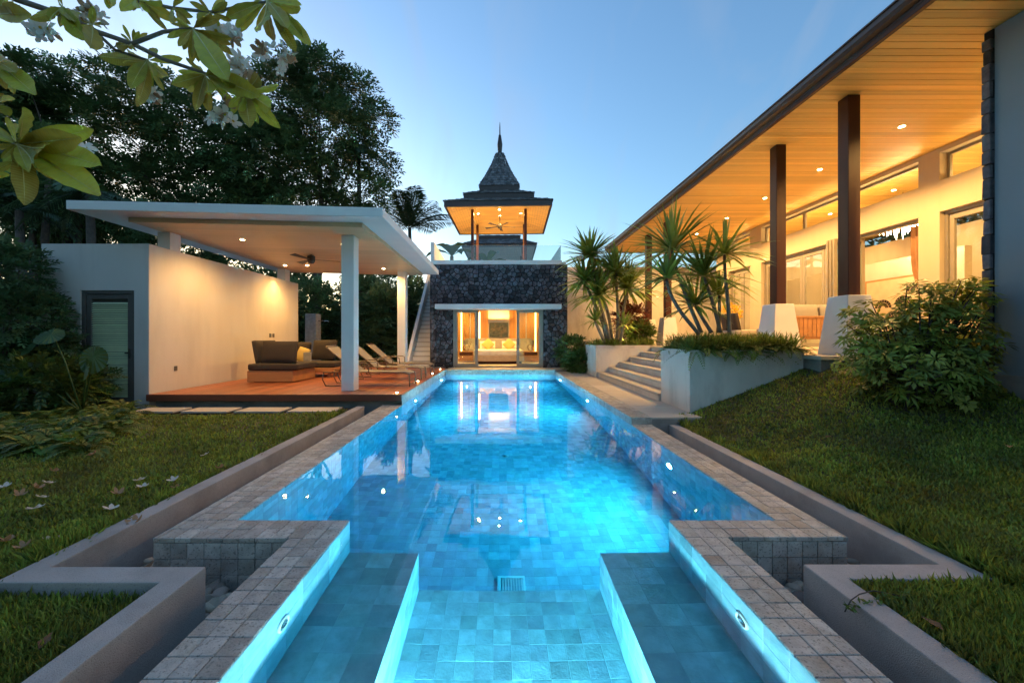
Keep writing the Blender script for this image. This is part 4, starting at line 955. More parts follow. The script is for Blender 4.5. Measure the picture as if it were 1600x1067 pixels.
# terrace sofa
ts = thing('terrace_sofa', 'teak framed sofa with grey cushions on the terrace between the columns', 'sofa', (7.2,9.2,HZ))
box('seat_frame', teak, ts, 6.35, 8.35, 8.75, 9.6, HZ+.25, HZ+.36, .006)
for x in (6.35,8.25):
    for y in (8.75,9.5): box('leg', teak, ts, x, x+.1, y, y+.1, HZ, HZ+.249, .004)
sb = MB().box(-.045,.045,-.012,.012,0,.42).mesh('back_slat', teak, bevel=.003)
for k in range(20): piece(sb, 'back_slat', ts, (6.41+k*.099,8.735,HZ+.30))
box('top_rail', teak, ts, 6.33, 8.37, 8.70, 8.80, HZ+.721, HZ+.77, .005)
cushion('seat_cushion', ts, (7.35,9.2,HZ+.45), (1.95,.8,.17), cush_lt, puff=.8)
cushion('back_cushion', ts, (6.85,8.92,HZ+.78), (.95,.52,.2), cush_lt, (R(80),0,0), .5)
cushion('back_cushion', ts, (7.85,8.92,HZ+.78), (.95,.52,.2), cush_lt, (R(80),0,0), .5)
ac = thing('armchair', 'grey cushioned teak armchair beside the terrace sofa', 'armchair', (6.9,11.0,HZ))
box('seat_frame', teak, ac, 6.55, 7.35, 10.7, 11.5, HZ+.22, HZ+.33, .006)
for x in (6.55,7.27):
    for y in (10.7,11.42): box('leg', teak, ac, x, x+.08, y, y+.08, HZ, HZ+.219, .004)
cushion('seat_cushion', ac, (6.95,11.1,HZ+.42), (.8,.8,.17), cush_lt, puff=.8)
cushion('back_cushion', ac, (6.62,11.1,HZ+.72), (.75,.5,.2), cush_dk, (R(78),0,R(90)), .5)
tb_ = thing('side_table', 'small dark side table holding the yellow flowers on the terrace', 'table', (7.3,12.2,HZ))
MB().lathe([(.26,.52),(.28,.53),(.28,.55),(.26,.56)], (7.3,12.2,HZ), 20).build('table_top', dark_wood, tb_); MB().lathe([(.17,0),(.03,.03),(.03,.52)], (7.3,12.2,HZ), 12).build('stem', metal_dk, tb_)

# ------------------------------------------------------------------ garden stairs and planters (right)
gs = thing('garden_stairs', 'broad pale stone steps rising from the pool terrace to the house', 'stairs', (4,9.8,.1))
tr = MB().box(0,1,-.5,.5,-.05,0).mesh('tread', paving, bevel=.008)
ns_ = 6; rz_ = (HZ-.112)/ns_
cb = MB()
for k in range(ns_):
    x0 = 3.10+.33*k; z_ = .112+rz_*(k+1)
    piece(tr, 'tread', gs, (x0-.025,9.80,z_), (0,0,0), (.375 if k < ns_-1 else 5.0-x0+.0,4.58,1))
    cb.box(x0,5.0,7.53,12.08,.085 if k == 0 else z_-rz_-.002,z_-.052)
cb.build('riser_core', plaster2, gs)
def planter(label, x0, x1, y0, y1, zt, soilz):
    t = thing('planter', label, 'planter', ((x0+x1)/2,(y0+y1)/2,0)); th_ = .14
    b_ = MB().prism([(x0,y0),(x1,y0),(x1,y1),(x0,y1)], -.25, zt-.10); b_.build('body', plaster2, t, bevel=.006)
    MB().box(x0-.006,x1+.006,y0-.006,y0+th_,zt-.099,zt).box(x0-.006,x1+.006,y1-th_,y1+.006,zt-.099,zt).box(x0-.006,x0+th_,y0+th_,y1-th_,zt-.099,zt).box(x1-th_,x1+.006,y0+th_,y1-th_,zt-.099,zt).build('cap', plaster2, t)
    box('soil', ground_m, t, x0+th_, x1-th_, y0+th_, y1-th_, zt-.0995, soilz, 0)
planter('large white planter box at the near side of the garden steps', 3.13, 5.0, 6.36, 7.5, 1.14, 1.08)
planter('smaller white planter box at the far side of the garden steps', 3.02, 4.95, 12.1, 13.5, 1.10, 1.04)
box_ = MB().box(3.05,4.9,13.5,18.6,-.2,.3).build('planting_bed', ground_m); tag(box_, 'raised soil bed behind the far planter', kind='structure')

# ================================================================== PLANTS
def unit(a): return a/np.maximum(np.linalg.norm(a, axis=-1, keepdims=True), 1e-9)
def leaves(base, d, length, width, nrm=None, fold=.15, droop=0.):
    """one four-cornered leaf per row; returns verts, faces"""
    n = len(base); d = unit(d)
    if nrm is None: nrm = RNG.normal(size=(n,3))
    s = unit(np.cross(d, nrm)); u = np.cross(s, d)
    L_ = np.asarray(length).reshape(-1,1)*np.ones((n,1)); W_ = np.asarray(width).reshape(-1,1)*np.ones((n,1))
    mid = base+d*L_*.5; tip = base+d*L_-np.array((0,0,1))*droop*L_
    v = np.stack([base, mid+s*W_*.5+u*fold*W_, tip, mid-s*W_*.5+u*fold*W_], 1).reshape(-1,3)
    f = np.arange(4*n).reshape(-1,4); return v, f
def rand_dir(n, zs=1.0): a = RNG.normal(size=(n,3)); a[:,2] *= zs; return unit(a)
def sprays(pts, axis, k, L_, leafL, leafW, spread=.9, flat=True):
    """pinnate sprays: k leaf pairs along each axis"""
    B, Dd, Nn = [], [], []
    n = len(pts); axis = unit(axis); up = np.tile(np.array((0,0,1.)), (n,1))+RNG.normal(size=(n,3))*.35
    side = unit(np.cross(axis, up)); nr = np.cross(side, axis)
    for j in range(k):
        t = (j+.6)/k; p = pts+axis*L_*t-np.array((0,0,1))*L_*.25*t*t
        for s in (-1,1):
            B.append(p); Dd.append(side*s*spread+axis*.6+RNG.normal(size=(n,3))*.12-np.array((0,0,.15))); Nn.append(nr)
    B.append(pts+axis*L_-np.array((0,0,1))*L_*.25); Dd.append(axis-np.array((0,0,.3))); Nn.append(nr)
    B = np.concatenate(B); Dd = np.concatenate(Dd); Nn = np.concatenate(Nn)
    return leaves(B, Dd, leafL*RNG.uniform(.7,1.2,len(B)), leafW*RNG.uniform(.8,1.2,len(B)), Nn)
def in_clumps(clumps, n):
    """points in ellipsoids (cx,cy,cz,rx,ry,rz), denser near the skin"""
    w = np.array([c[3]*c[5] for c in clumps]); w = w/w.sum(); idx = RNG.choice(len(clumps), n, p=w); c = np.array(clumps)[idx]
    d = rand_dir(n); r = RNG.uniform(.25,1,n)[:,None]**.55; return c[:,:3]+d*r*c[:,3:], d, idx
def px_clumps(lst, D, dd=1.2):
    out = []
    for a in lst:
        px, py, rx, ry = a[:4]; D_ = D+(a[4] if len(a) > 4 else random.uniform(-dd,dd)); p = at(px,py,D_); out.append((p.x,p.y,p.z,rx/F*D_,rx/F*D_*.8,ry/F*D_))
    return out
def tree(label, base, trunk_top, clumps, n, k=4, L_=.55, lL=.25, lW=.095, mat=leaf_dk, r=.16, name='broadleaf_tree', cat='tree', group=None, limb=.05):
    t = thing(name, label, cat, base, group)
    b = Vector(base); q = Vector(trunk_top); tb = MB()
    tb.tube([b, b.lerp(q,.35)+Vector((.08,.05,0)), b.lerp(q,.7)+Vector((-.06,0,0)), q], [r*1.25,r,r*.85,r*.6], 9)
    for c in clumps:
        e = Vector(c[:3]); s = b.lerp(q, random.uniform(.55,1)); tb.tube([s, s.lerp(e,.5)+Vector((0,0,.25)), e], [limb*1.2,limb*.8,limb*.3], 6)
    tb.build('trunk', bark, t, True)
    p, d, idx = in_clumps(clumps, n)
    ax = d*.8+RNG.normal(size=(n,3))*.5; ax[:,2] = ax[:,2]*.5
    v, f = sprays(p, ax, k, L_, lL, lW); o = npmesh('crown', v, f, mat, t, tone=np.repeat(RNG.random(n), 1)[np.arange(len(f))%n]); return t
GT = 'tall dark trees behind the pavilion'
tree('tall dark spreading tree rising behind the right half of the pavilion roof', (-9.3,19.0,-.1), (-8.6,19,7.5),
     px_clumps([(440,150,55,45),(500,120,38,38),(548,150,38,34),(585,185,26,22),(500,205,75,55),(590,255,24,30),(430,260,85,60),(555,300,52,28),(470,330,110,34),(380,330,80,40),(470,105,25,30)],19), 5200, group=GT, r=.22)
tree('tall dark tree with open feathery branches left of the frangipani flowers', (-15,19.5,-.1), (-14.6,19.5,7),
     px_clumps([(115,130,60,20),(190,120,50,20),(240,160,70,38),(170,215,90,48),(320,215,80,65),(310,290,90,45),(200,295,100,40),(390,240,70,60),(100,190,60,40)],19.5), 5000, group=GT, r=.2)
tree('dark tree at the left edge of the picture behind the garden shed wall', (-18,16.5,-.1), (-17.6,16.5,6),
     px_clumps([(40,120,55,20),(20,190,70,40),(60,250,80,40),(10,300,80,35),(100,300,70,25)],16.5), 3800, group=GT, r=.2)
# four unseen trees added behind the viewer to shade the near walls
for k, (x, y, h_) in enumerate(((-9.5,-4.5,8.0),(-4.8,-8.5,8.0),(5.6,-8.5,8.0),(-13.5,.5,8.0))):
    tree(['unseen shading tree added behind the viewer at the far left','unseen shading tree added behind the viewer, left of the pool axis','unseen shading tree added behind the viewer, right of the pool axis','unseen shading tree added on the left lawn outside the picture'][k], (x,y,-.1), (x,y,h_*.6),
         [(x,y,h_*.62,2.7,2.2,h_*.3),(x-.8,y+.4,h_*.3,2.3,1.6,h_*.26),(x+1.0,y,h_*.32,2.2,1.6,h_*.26),(x,y-.3,h_*.85,1.9,1.7,h_*.18)], 850, 3, .7, .42, .2, leaf_dk, .2, group='shading trees added behind the viewer')
# slim trunks at the left
for k, (px, D) in enumerate(((52,15.2),(72,14.4),(105,15.5),(122,15.5))):
    p = at(px, 470, D); t = thing('slim_tree', ['thin dark trunk farthest left above the garden wall','thin dark trunk just left of the wall corner','paired thin dark trunk above the garden wall, left one','paired thin dark trunk above the garden wall, right one'][k], 'tree', (p.x,D,-.1), 'thin trunks behind the wall')
    MB().tube([(p.x,D,-.1),(p.x+.06,D,2.5),(p.x-.04,D,5),(p.x+.1,D,7.5)], [.15,.12,.11,.08], 8).build('trunk', bark, t, True)
    c = [(p.x,D,6.6,1.2,1.2,.9)]; q, d, _ = in_clumps(c, 220); v, f = sprays(q, d+RNG.normal(size=d.shape)*.4, 4, .45, .2, .07); npmesh('crown', v, f, leaf_dk, t, tone=RNG.random(len(f)))
# far thin foliage with sky gaps at left and the dark screen behind the pavilion
def shrub(name, label, clumps, n, k, L_, lL, lW, mat, group=None, stems=True, base=None):
    cs = np.array(clumps); b0 = Vector(base) if base else Vector((cs[:,0].mean(), cs[:,1].mean(), -.08))
    t = thing(name, label, 'shrub', b0, group)
    sb_ = MB()
    for c in clumps:
        for q in range(3):
            e = Vector(c[:3])+Vector((random.uniform(-.5,.5)*c[3], random.uniform(-.5,.5)*c[4], random.uniform(-.2,.6)*c[5]))
            s_ = b0+Vector((random.uniform(-.12,.12),random.uniform(-.12,.12),0)); sb_.tube([s_, s_.lerp(e,.5)+Vector((random.uniform(-.06,.06),0,.05)), e], [.022,.016,.006], 5)
    sb_.build('stems', bark, t, True)
    p, d, idx = in_clumps(clumps, n); ax = d+RNG.normal(size=(n,3))*.45; ax[:,2] += .25
    v, f = sprays(p, ax, k, L_, lL, lW); npmesh('foliage', v, f, mat, t, tone=RNG.random(n)[np.arange(len(f))%n]); return t
GS = 'dark shrubs screening the garden behind the pavilion'
for k, (x, D, w_, h_) in enumerate(((-9.2,18.3,1.5,3.6),(-7.4,19.6,1.4,4.2),(-5.9,18.6,1.3,3.4),(-4.6,19.8,1.2,3.8),(-10.9,20.5,1.8,4.4),(-6.4,22,2.2,5.0))):
    shrub('garden_shrub', ['leafy dark shrub just past the pavilion side wall','tall dark shrub behind the shower pillar','dark shrub seen between the pavilion columns','dark shrub next to the tower stairs','tall dark shrub above the pavilion side wall','tallest dark shrub filling the gap between the columns'][k],
          [(x,D,h_*.35,w_,w_*.7,h_*.4),(x+.3,D,h_*.75,w_*.8,w_*.6,h_*.35)], 900, 4, .45, .24, .09, leaf_dk, GS)
for k, (px, py, D, r) in enumerate(((25,395,17,60),(60,430,17,50),(10,450,16,60),(90,390,17,30))):
    p = at(px,py,D); shrub('garden_shrub', ['thin see-through tree foliage left of the shed, upper','pale thin foliage beside the shed wall corner','thin foliage low at the left picture edge','sparse twigs just above the shed wall'][k], [(p.x,D,p.z,r/F*D,r/F*D,r/F*D*.7)], 170, 4, .4, .2, .06, leaf_mid, 'thin foliage at the left edge')
for k, (px, py, D, r) in enumerate(((300,385,17.5,52),(390,408,18,50),(225,350,16.5,45),(150,345,17,50),(95,360,19,48),(30,330,21,70),(-40,420,19,70))):
    p = at(px,py,D); shrub('garden_shrub', ['foliage showing over the front part of the pavilion side wall','foliage showing over the rear part of the pavilion side wall','foliage between the shed wall and the pavilion roof end','loose foliage above the middle of the shed wall','loose foliage above the left end of the shed wall','distant foliage at the left picture edge','dark foliage just outside the left picture edge'][k],
        [(p.x,D,p.z,r/F*D,r/F*D*.8,r/F*D*.6),(p.x+.3,D+.4,p.z-r/F*D*.8,r/F*D,r/F*D*.8,r/F*D*.6)], 620, 4, .42, .2, .075, leaf_dk, 'foliage behind the shed and pavilion')
# shrubs in front of the shed wall at left
for k, cl in enumerate(([(15,430,45,50,.0),(30,500,62,55,0)], [(20,560,80,36,0),(92,552,28,40,0),(0,500,60,45,1.2)], [(60,600,90,40,-.3)])):
    shrub('dark_shrub', ['dark dense shrub climbing the left end of the shed wall','dark shrub left of the louvred door','low dark shrub above the ferns at the left edge'][k], px_clumps(cl, 7.3), (1100,1000,900)[k], 4, .2, .10, .045, leaf_dk if k < 2 else leaf_mid, 'dark shrubs by the shed')

# palms
def frond_geo(base, d, L_, n, leafL, leafW, arch=.55, droop=.5, up=(0,0,1)):
    base = np.array(base, float); d = np.array(d, float); d /= np.linalg.norm(d)
    t = np.linspace(0.05,1,n)[:,None]; pts = base+d*L_*t-np.array((0,0,1))*arch*L_*t**2.2
    tan = unit(np.gradient(pts, axis=0)); side = unit(np.cross(tan, np.array(up)+RNG.normal(size=3)*.15)); B, Dd, Nn, Ls = [], [], [], []
    for s in (-1,1):
        B.append(pts); Dd.append(side*s+tan*.8-np.array((0,0,droop))*t+RNG.normal(size=pts.shape)*.06); Nn.append(np.cross(side,tan)); Ls.append(leafL*(np.sin(PI*np.clip(t[:,0]*.85+.12,0,1))**.6))
    B = np.concatenate(B); v, f = leaves(B, np.concatenate(Dd), np.concatenate(Ls), leafW, np.concatenate(Nn), .1, droop*.3); return v, f, [Vector(p) for p in pts[::max(1,n//6)]]
def frond_crown(parent, c, nf, L_, n, leafL, leafW, mat, lo=-.3, hi=1.1, name='frond', arch=.55, droop=.5, az=None, joined=False):
    allv, allf, tn = [], [], []; off_ = 0
    for k in range(nf):
        a = (2*PI*k/nf+random.uniform(-.25,.25)) if az is None else random.uniform(*az); e = random.uniform(lo,hi); d = (math.cos(a)*math.cos(e), math.sin(a)*math.cos(e), math.sin(e))
        v, f, mid = frond_geo(c, d, L_*random.uniform(.8,1.1), n, leafL, leafW, arch, droop)
        m = MB().tube(mid, [.02*L_/2]*(len(mid)-1)+[.004], 4); mv = np.array(m.v); mf = np.array([q for q in m.f if len(q) == 4])
        v = np.concatenate([v, mv]); f = np.concatenate([f, mf+len(v)-len(mv)])
        if joined: allv.append(v); allf.append(f+off_); off_ += len(v); tn.append(np.full(len(f), random.random()))
        else: npmesh(name, v, f, mat, parent, tone=np.full(len(f), random.random()))
    if joined: return npmesh(name, np.concatenate(allv), np.concatenate(allf), mat, parent, tone=np.concatenate(tn))
def palm(label, px, py, D, L_, nf, name='palm_tree', **kw):
    p = at(px,py,D); t = thing(name, label, 'palm', (p.x,D,-.1), 'palms')
    MB().tube([(p.x+.2,D,-.1),(p.x+.1,D,p.z*.5),(p.x,D,p.z)], [.16,.13,.1], 8).build('trunk', bark, t, True)
    frond_crown(t, p, nf, L_, 34, L_*.28, .05, palm_leaf, **kw)
palm('coconut palm between the pavilion roof and the stone tower', 640, 356, 23, 3.1, 24, lo=.35, hi=1.45, arch=.30, droop=.45)
palm('dark palm with drooping fronds behind the left end of the pavilion roof', 140, 300, 12.5, 1.9, 11, lo=-.2, hi=1.0)
palm('dark palm crown beside the upper right edge of the tall tree', 560, 235, 20, 1.8, 10, lo=-.2, hi=1.0)
palm('low dark palm behind the shed wall at the left', 30, 330, 13, 1.7, 9, lo=-.1, hi=1.0)
# banana plants behind the roof terrace
def banana(label, px, py, D, n):
    p = at(px,py,D); t = thing('banana_plant', label, 'plant', (p.x,D,-.1), 'banana plants behind the terrace')
    MB().tube([(p.x,D,-.1),(p.x,D,p.z-1)], [.16,.1], 8).build('stem', bark_pale, t, True)
    for k in range(n):
        a = 2*PI*k/n+.3; up = random.uniform(.5,1.1); pts = [Vector((p.x,D,p.z-1))+Vector((math.cos(a)*r_*math.cos(up),math.sin(a)*r_*math.cos(up),r_*math.sin(up)-.32*r_*r_)) for r_ in (0,.4,.8,1.2,1.6,1.9)]
        s = Vector((-math.sin(a),math.cos(a),0)); w_ = (.03,.2,.27,.27,.2,.02); vs_ = []; fs = []
        for q, w2 in zip(pts, w_): vs_ += [q-s*w2+Vector((0,0,.3*w2)), q, q+s*w2+Vector((0,0,.3*w2))]
        for i in range(5): b = i*3; fs += [(b,b+1,b+4,b+3),(b+1,b+2,b+5,b+4)]
        MB().add(vs_, fs).build('leaf', big_leaf, t, True)
banana('banana plant with torn leaves behind the left parapet of the roof terrace', 706, 372, 21.5, 7)
banana('banana leaf plant behind the tower pavilion posts', 762, 385, 23, 5)

# sword-leaved dragon trees in the planters
def sword_head(parent, c, r, n, w_=.035):
    a = RNG.uniform(0,2*PI,n); e = np.arcsin(RNG.uniform(-.22,1,n)); d = np.stack([np.cos(a)*np.cos(e),np.sin(a)*np.cos(e),np.sin(e)],1)
    base = np.array(c)+d*.03; Ls = r*RNG.uniform(.75,1.1,n); s = unit(np.cross(d, np.array((0,0,1.))+RNG.normal(size=(n,3))*.05)); V = []; ws = (.55,1,.75,.0); ts = (0,.35,.72,1)
    rows = []
    for t, wv in zip(ts, ws):
        cen = base+d*(Ls*t)[:,None]-np.array((0,0,1))*((Ls*(.10+.16*(1-e/1.6))*t**2.2)[:,None]); nrm = np.cross(s,d)
        rows += [cen-s*w_*wv*.5+nrm*w_*.16*wv, cen+s*w_*wv*.5+nrm*w_*.16*wv]
    V = np.stack(rows,1).reshape(-1,3); f = []
    base_i = np.arange(n)*8
    F_ = np.concatenate([np.stack([base_i+2*k,base_i+2*k+1,base_i+2*k+3,base_i+2*k+2],1) for k in range(3)])
    return npmesh('leaf_head', V, F_, leaf_sword, parent, tone=np.tile(RNG.random(n),3))
def dragon(label, D, stems, group, w_=.035, n=85):
    w_ *= 1.5; n = int(n*1.05)
    """stems: list of (pixel polyline, head radius in pixels)"""
    b0 = at(*stems[0][0][0], D); t = thing('dragon_tree', label, 'plant', b0, group)
    for line, rpx, dd in stems:
        pts = [at(x,y,D+dd*(i/(len(line)-1))) for i,(x,y) in enumerate(line)]; k = len(pts)
        sm = []
        for i in range(k-1):
            for q in range(4):
                u = q/4; p0, p1, p2, p3 = pts[max(0,i-1)], pts[i], pts[i+1], pts[min(k-1,i+2)]
                sm.append(.5*((2*p1)+(-p0+p2)*u+(2*p0-5*p1+4*p2-p3)*u*u+(-p0+3*p1-3*p2+p3)*u**3))
        sm.append(pts[-1]); rr = .0052*D**.9
        MB().tube(sm, [rr*(1.25-.5*i/len(sm)) for i in range(len(sm))], 8).build('stem', bark_pale, t, True)
        sword_head(t, pts[-1], rpx/F*D*1.1, n, w_)
G1 = 'sword leaved plants in the near planter'; G2 = 'sword leaved plants in the far planter'
dragon('tallest sword leaved plant in the near planter with big top crown', 6.95, [([(1096,520),(1078,478),(1060,430),(1050,392)],86,.2)], G1, n=105)
dragon('sword leaved plant with sideways curving stem at the left of the near planter', 6.8, [([(1092,522),(1062,485),(1046,455),(1042,436)],58,-.15)], G1, n=70)
dragon('bushy sword leaved plant with two crowns in the middle of the near planter', 6.9, [([(1126,520),(1118,488),(1108,456),(1100,432)],80,0),([(1112,520),(1098,498),(1086,478)],62,.25)], G1, n=80)
dragon('slim upright sword leaved plant at the right of the near planter', 6.75, [([(1140,525),(1138,480),(1133,430),(1132,398)],64,0)], G1, n=62)
dragon('short sword leaved plant behind the slim one in the near planter', 7.2, [([(1122,520),(1124,490),(1124,462)],50,.1)], G1, n=60)
dragon('tall sword leaved plant at the back of the far planter', 12.9, [([(958,540),(950,490),(932,440),(922,402)],52,.2),([(950,540),(940,500),(922,460),(914,440)],46,.1)], G2, .055, 150)
dragon('sword leaved plant with round crown in the centre of the far planter', 12.7, [([(963,540),(966,500),(964,460),(962,428)],52,0),([(955,540),(942,490),(934,462)],52,0)], G2, .055, 150)
dragon('spreading sword leaved plant at the right of the far planter', 12.8, [([(962,540),(972,500),(980,452)],52,.1)], G2, .055, 150)
dragon('small young sword leaved plants low in the far planter', 12.5, [([(948,540),(938,520),(930,502)],30,0),([(968,540),(972,520),(974,508)],26,0)], G2, .04, 45)

# arching ground cover
def tufts(name, label, spots, n, L_, w_, mat, cat='plant', parent_kind='stuff', seg=5, spill=.5):
    V, Fc, tn = [], [], []; off_ = 0
    for (x, y, z_) in spots:
        a = RNG.uniform(0,2*PI,n); e = RNG.uniform(.5,1.35,n); d = np.stack([np.cos(a)*np.cos(e),np.sin(a)*np.cos(e),np.sin(e)],1); Ls = L_*RNG.uniform(.6,1.15,n)
        s = np.stack([-np.sin(a),np.cos(a),0*a],1); b = np.array((x,y,z_))+RNG.normal(size=(n,3))*np.array((.04,.04,.004)); rows = []
        for k in range(seg+1):
            t = k/seg; cen = b+d*(Ls*t)[:,None]-np.array((0,0,1))*((Ls*spill*t**2)[:,None]); wv = w_*(.5+.7*t if t < .5 else 1.6*(1-t)+.05)
            rows += [cen-s*wv*.5, cen+s*wv*.5]
        v = np.stack(rows,1).reshape(-1,3); bi = np.arange(n)*2*(seg+1)
        V.append(v); Fc.append(np.concatenate([np.stack([bi+2*k,bi+2*k+1,bi+2*k+3,bi+2*k+2],1) for k in range(seg)])+off_); off_ += len(v); tn.append(np.tile(RNG.random(n),seg))
    o = npmesh(name, np.concatenate(V), np.concatenate(Fc), mat, None, tone=np.concatenate(tn)); tag(o, label, None if parent_kind else cat, kind=parent_kind); return o
sp = [(random.uniform(3.22,4.9),random.uniform(6.44,7.42),1.08) for k in range(75)]+[(3.2+k*.105,6.43+random.uniform(-.02,.05),1.10) for k in range(17)]
tufts('ground_cover', 'arching grassy ground cover spilling over the near planter', sp, 60, .62, .02, leaf_fern, spill=.42)
sp = [(random.uniform(3.1,4.85),random.uniform(12.2,13.4),1.04) for k in range(55)]
tufts('ground_cover', 'low green ground cover in the far planter', sp, 36, .55, .028, leaf_fern, spill=.45)
V, Fc, tn = [], [], []; off_ = 0
for k in range(46):
    x, y = random.uniform(3.2,4.95), random.uniform(6.40,7.4) if k > 22 else random.uniform(6.38,6.5)
    for q in range(9):
        a = random.uniform(0,2*PI); e_ = random.uniform(.2,1.25); v, f, _ = frond_geo((x,y,1.09), (math.cos(a)*math.cos(e_),math.sin(a)*math.cos(e_),math.sin(e_)), random.uniform(.3,.62), 15, .075, .022, .6, .3)
        V.append(v); Fc.append(f+off_); off_ += len(v); tn.append(np.full(len(f), random.random()))
o = npmesh('fern_cover', np.concatenate(V), np.concatenate(Fc), leaf_fern, None, tone=np.concatenate(tn)); tag(o, 'loose light green ferns hanging over the rim of the near planter', kind='stuff')
# dark tree belt added to hide the horizon glow, and trees beyond the house
V, Fc, tn = [], [], []; off_ = 0
n_ = 9000; x = RNG.uniform(-75,40,n_); y = RNG.uniform(42,52,n_); top = 5.2+1.8*np.sin(x*.35)+1.2*np.sin(x*.9+1); z_ = RNG.random(n_)**.8*top
v, f = sprays(np.stack([x,y,z_],1), rand_dir(n_), 2, 1.2, .8, .35); v2, f2 = sprays(np.stack([RNG.uniform(19,22,1500),RNG.uniform(3,24,1500),RNG.uniform(0,7.5,1500)],1), rand_dir(1500), 3, .8, .45, .2)
v3, f3 = sprays(np.stack([RNG.uniform(-40,-26,2600),RNG.uniform(4,42,2600),RNG.random(2600)*6],1), rand_dir(2600), 2, 1.1, .8, .35)
Fa = np.concatenate([f, f2+len(v), f3+len(v)+len(v2)]); o = npmesh('far_tree_screen', np.concatenate([v,v2,v3]), Fa, leaf_dk, None, tone=RNG.random(len(Fa))); tag(o, 'dark belt of distant trees added to hide the horizon glow, with trees beyond the house', kind='stuff')
# red cordyline behind the far planter, dark shrubs by the tower corner
for k, (px, py, D, r, lb, mt) in enumerate(((985,500,13.6,24,'reddish leaved shrub at the right end of the far planter',leaf_red),(893,548,14.3,20,'dark green shrub at the corner of the stone tower',leaf_mid),(905,566,13.7,16,'low dark shrub beside the far planter',leaf_mid),(1000,520,13.2,16,'small green shrub against the far column pedestal',leaf_mid))):
    p = at(px,py,D); shrub('border_shrub', lb, [(p.x,D,p.z,r/F*D,r/F*D,r/F*D)], 260, 3, .22, .16, .055, mt, base=(p.x,D,p.z-r/F*D))
# big glossy bush by the pier: whorls of leaflets
def whorl_bush(label, clumps, n, base, L_, W_, mat):
    t = thing('umbrella_bush', label, 'shrub', base); sb_ = MB(); b0 = Vector(base)
    p, d, idx = in_clumps(clumps, n)
    for k in range(0, n, 5): e = Vector(p[k]); s_ = b0+Vector((random.uniform(-.3,.3),random.uniform(-.15,.15),0)); sb_.tube([s_, s_.lerp(e,.55)+Vector((0,0,.12)), e], [.016,.011,.005], 5)
    sb_.build('stems', bark, t, True)
    B, Dd, Nn = [], [], []; ax = unit(d*.7+np.array((0,0,.8))+RNG.normal(size=d.shape)*.3); s = unit(np.cross(ax, RNG.normal(size=ax.shape))); u = np.cross(ax, s); m = 8
    for j in range(m):
        a = 2*PI*j/m; q = s*math.cos(a)+u*math.sin(a); B.append(p+q*.02); Dd.append(q+ax*.12-np.array((0,0,.28))+RNG.normal(size=q.shape)*.1); Nn.append(ax)
    B = np.concatenate(B); v, f = leaves(B, np.concatenate(Dd), L_*RNG.uniform(.75,1.1,len(B))*np.tile(RNG.uniform(.55,1.25,n),m), W_*np.tile(RNG.uniform(.6,1.2,n),m), np.concatenate(Nn), .12); npmesh('foliage', v, f, mat, t, tone=np.tile(RNG.random(n),m)); return t
whorl_bush('large glossy green bush in front of the house beside the stone pier', px_clumps([(1410,560,95,60,0),(1480,540,65,65,0),(1370,520,50,40,0),(1440,480,36,50,0),(1345,492,30,22,0),(1500,470,42,40,0),(1455,600,85,36,0),(1520,580,34,60,-.1)], 4.95), 780, (5.35,4.95,.35), .135, .046, bush_leaf)

# ferns and broad-leaved plants at the left edge
V, Fc, tn = [], [], []; off_ = 0
fsp = []
for k in range(120):
    D = random.uniform(4.6,7.5); px = random.uniform(-60,205-max(0,(6.6-D))*26); 
    fsp.append(((px-VX)/F*D, D))
for (x, y) in fsp:
    for q in range(9):
        a = random.uniform(0,2*PI); e = random.uniform(.35,1.2); v, f, _ = frond_geo((x,y,-.04), (math.cos(a)*math.cos(e),math.sin(a)*math.cos(e),math.sin(e)), random.uniform(.38,.62), 16, .10, .028, .5, .2)
        V.append(v); Fc.append(f+off_); off_ += len(v); tn.append(np.full(len(f), random.random()))
o = npmesh('fern_bed', np.concatenate(V), np.concatenate(Fc), leaf_fern, None, tone=np.concatenate(tn)); tag(o, 'mass of green ferns along the left edge of the lawn', kind='stuff')
def broad_leaf(parent, base, tip_c, size, face, mt=big_leaf, lobes=18):
    """heart-shaped blade at the end of a stalk"""
    c = Vector(tip_c); n_ = Vector(face).normalized(); u = n_.cross(Vector((0,0,1))).normalized(); w_ = u.cross(n_); vs_ = [c]; fs = []
    for k in range(lobes*2):
        a = 2*PI*k/(lobes*2); r_ = size*(.85-.25*math.sin(a)+(.04 if k%2 else 0)); vs_.append(c+u*math.cos(a)*r_*.85+w_*math.sin(a)*r_*1.05-n_*.12*size*abs(math.cos(a))+n_*.05*size*(k%2))
    for k in range(lobes*2): fs.append((0,1+k,1+(k+1)%(lobes*2)))
    MB().add(vs_, fs).build('leaf', mt, parent, False)
    MB().tube([Vector(base), Vector(base).lerp(c,.6)+Vector((.03,0,.06)), c+w_*size*.1], [.014,.012,.008], 6).build('stalk', big_leaf, parent, True)
al = thing('elephant_ear_plant', 'broad ribbed green leaves standing in front of the louvred door', 'plant', at(120,640,6.6))
b = at(128,645,6.6)
broad_leaf(al, b, at(146,556,6.55), .26, (.25,-1,.2)); broad_leaf(al, b, at(134,572,6.45), .20, (-.7,-1,.1)); broad_leaf(al, b, at(80,522,6.7), .24, (.2,-.6,.8)); broad_leaf(al, b, at(20,575,6.6), .26, (.3,-.6,.7)); broad_leaf(al, b, at(40,545,6.9), .22, (-.2,-.6,.6))
hose = MB().tube([at(x,y,7.2) for x,y in ((52,530),(60,540),(68,552),(74,562))], .03, 10).build('blue_pipe', M('blue_pipe',(.05,.13,.30),.4), smooth=True); tag(hose, 'short blue pipe poking out of the dark shrubs', 'pipe')

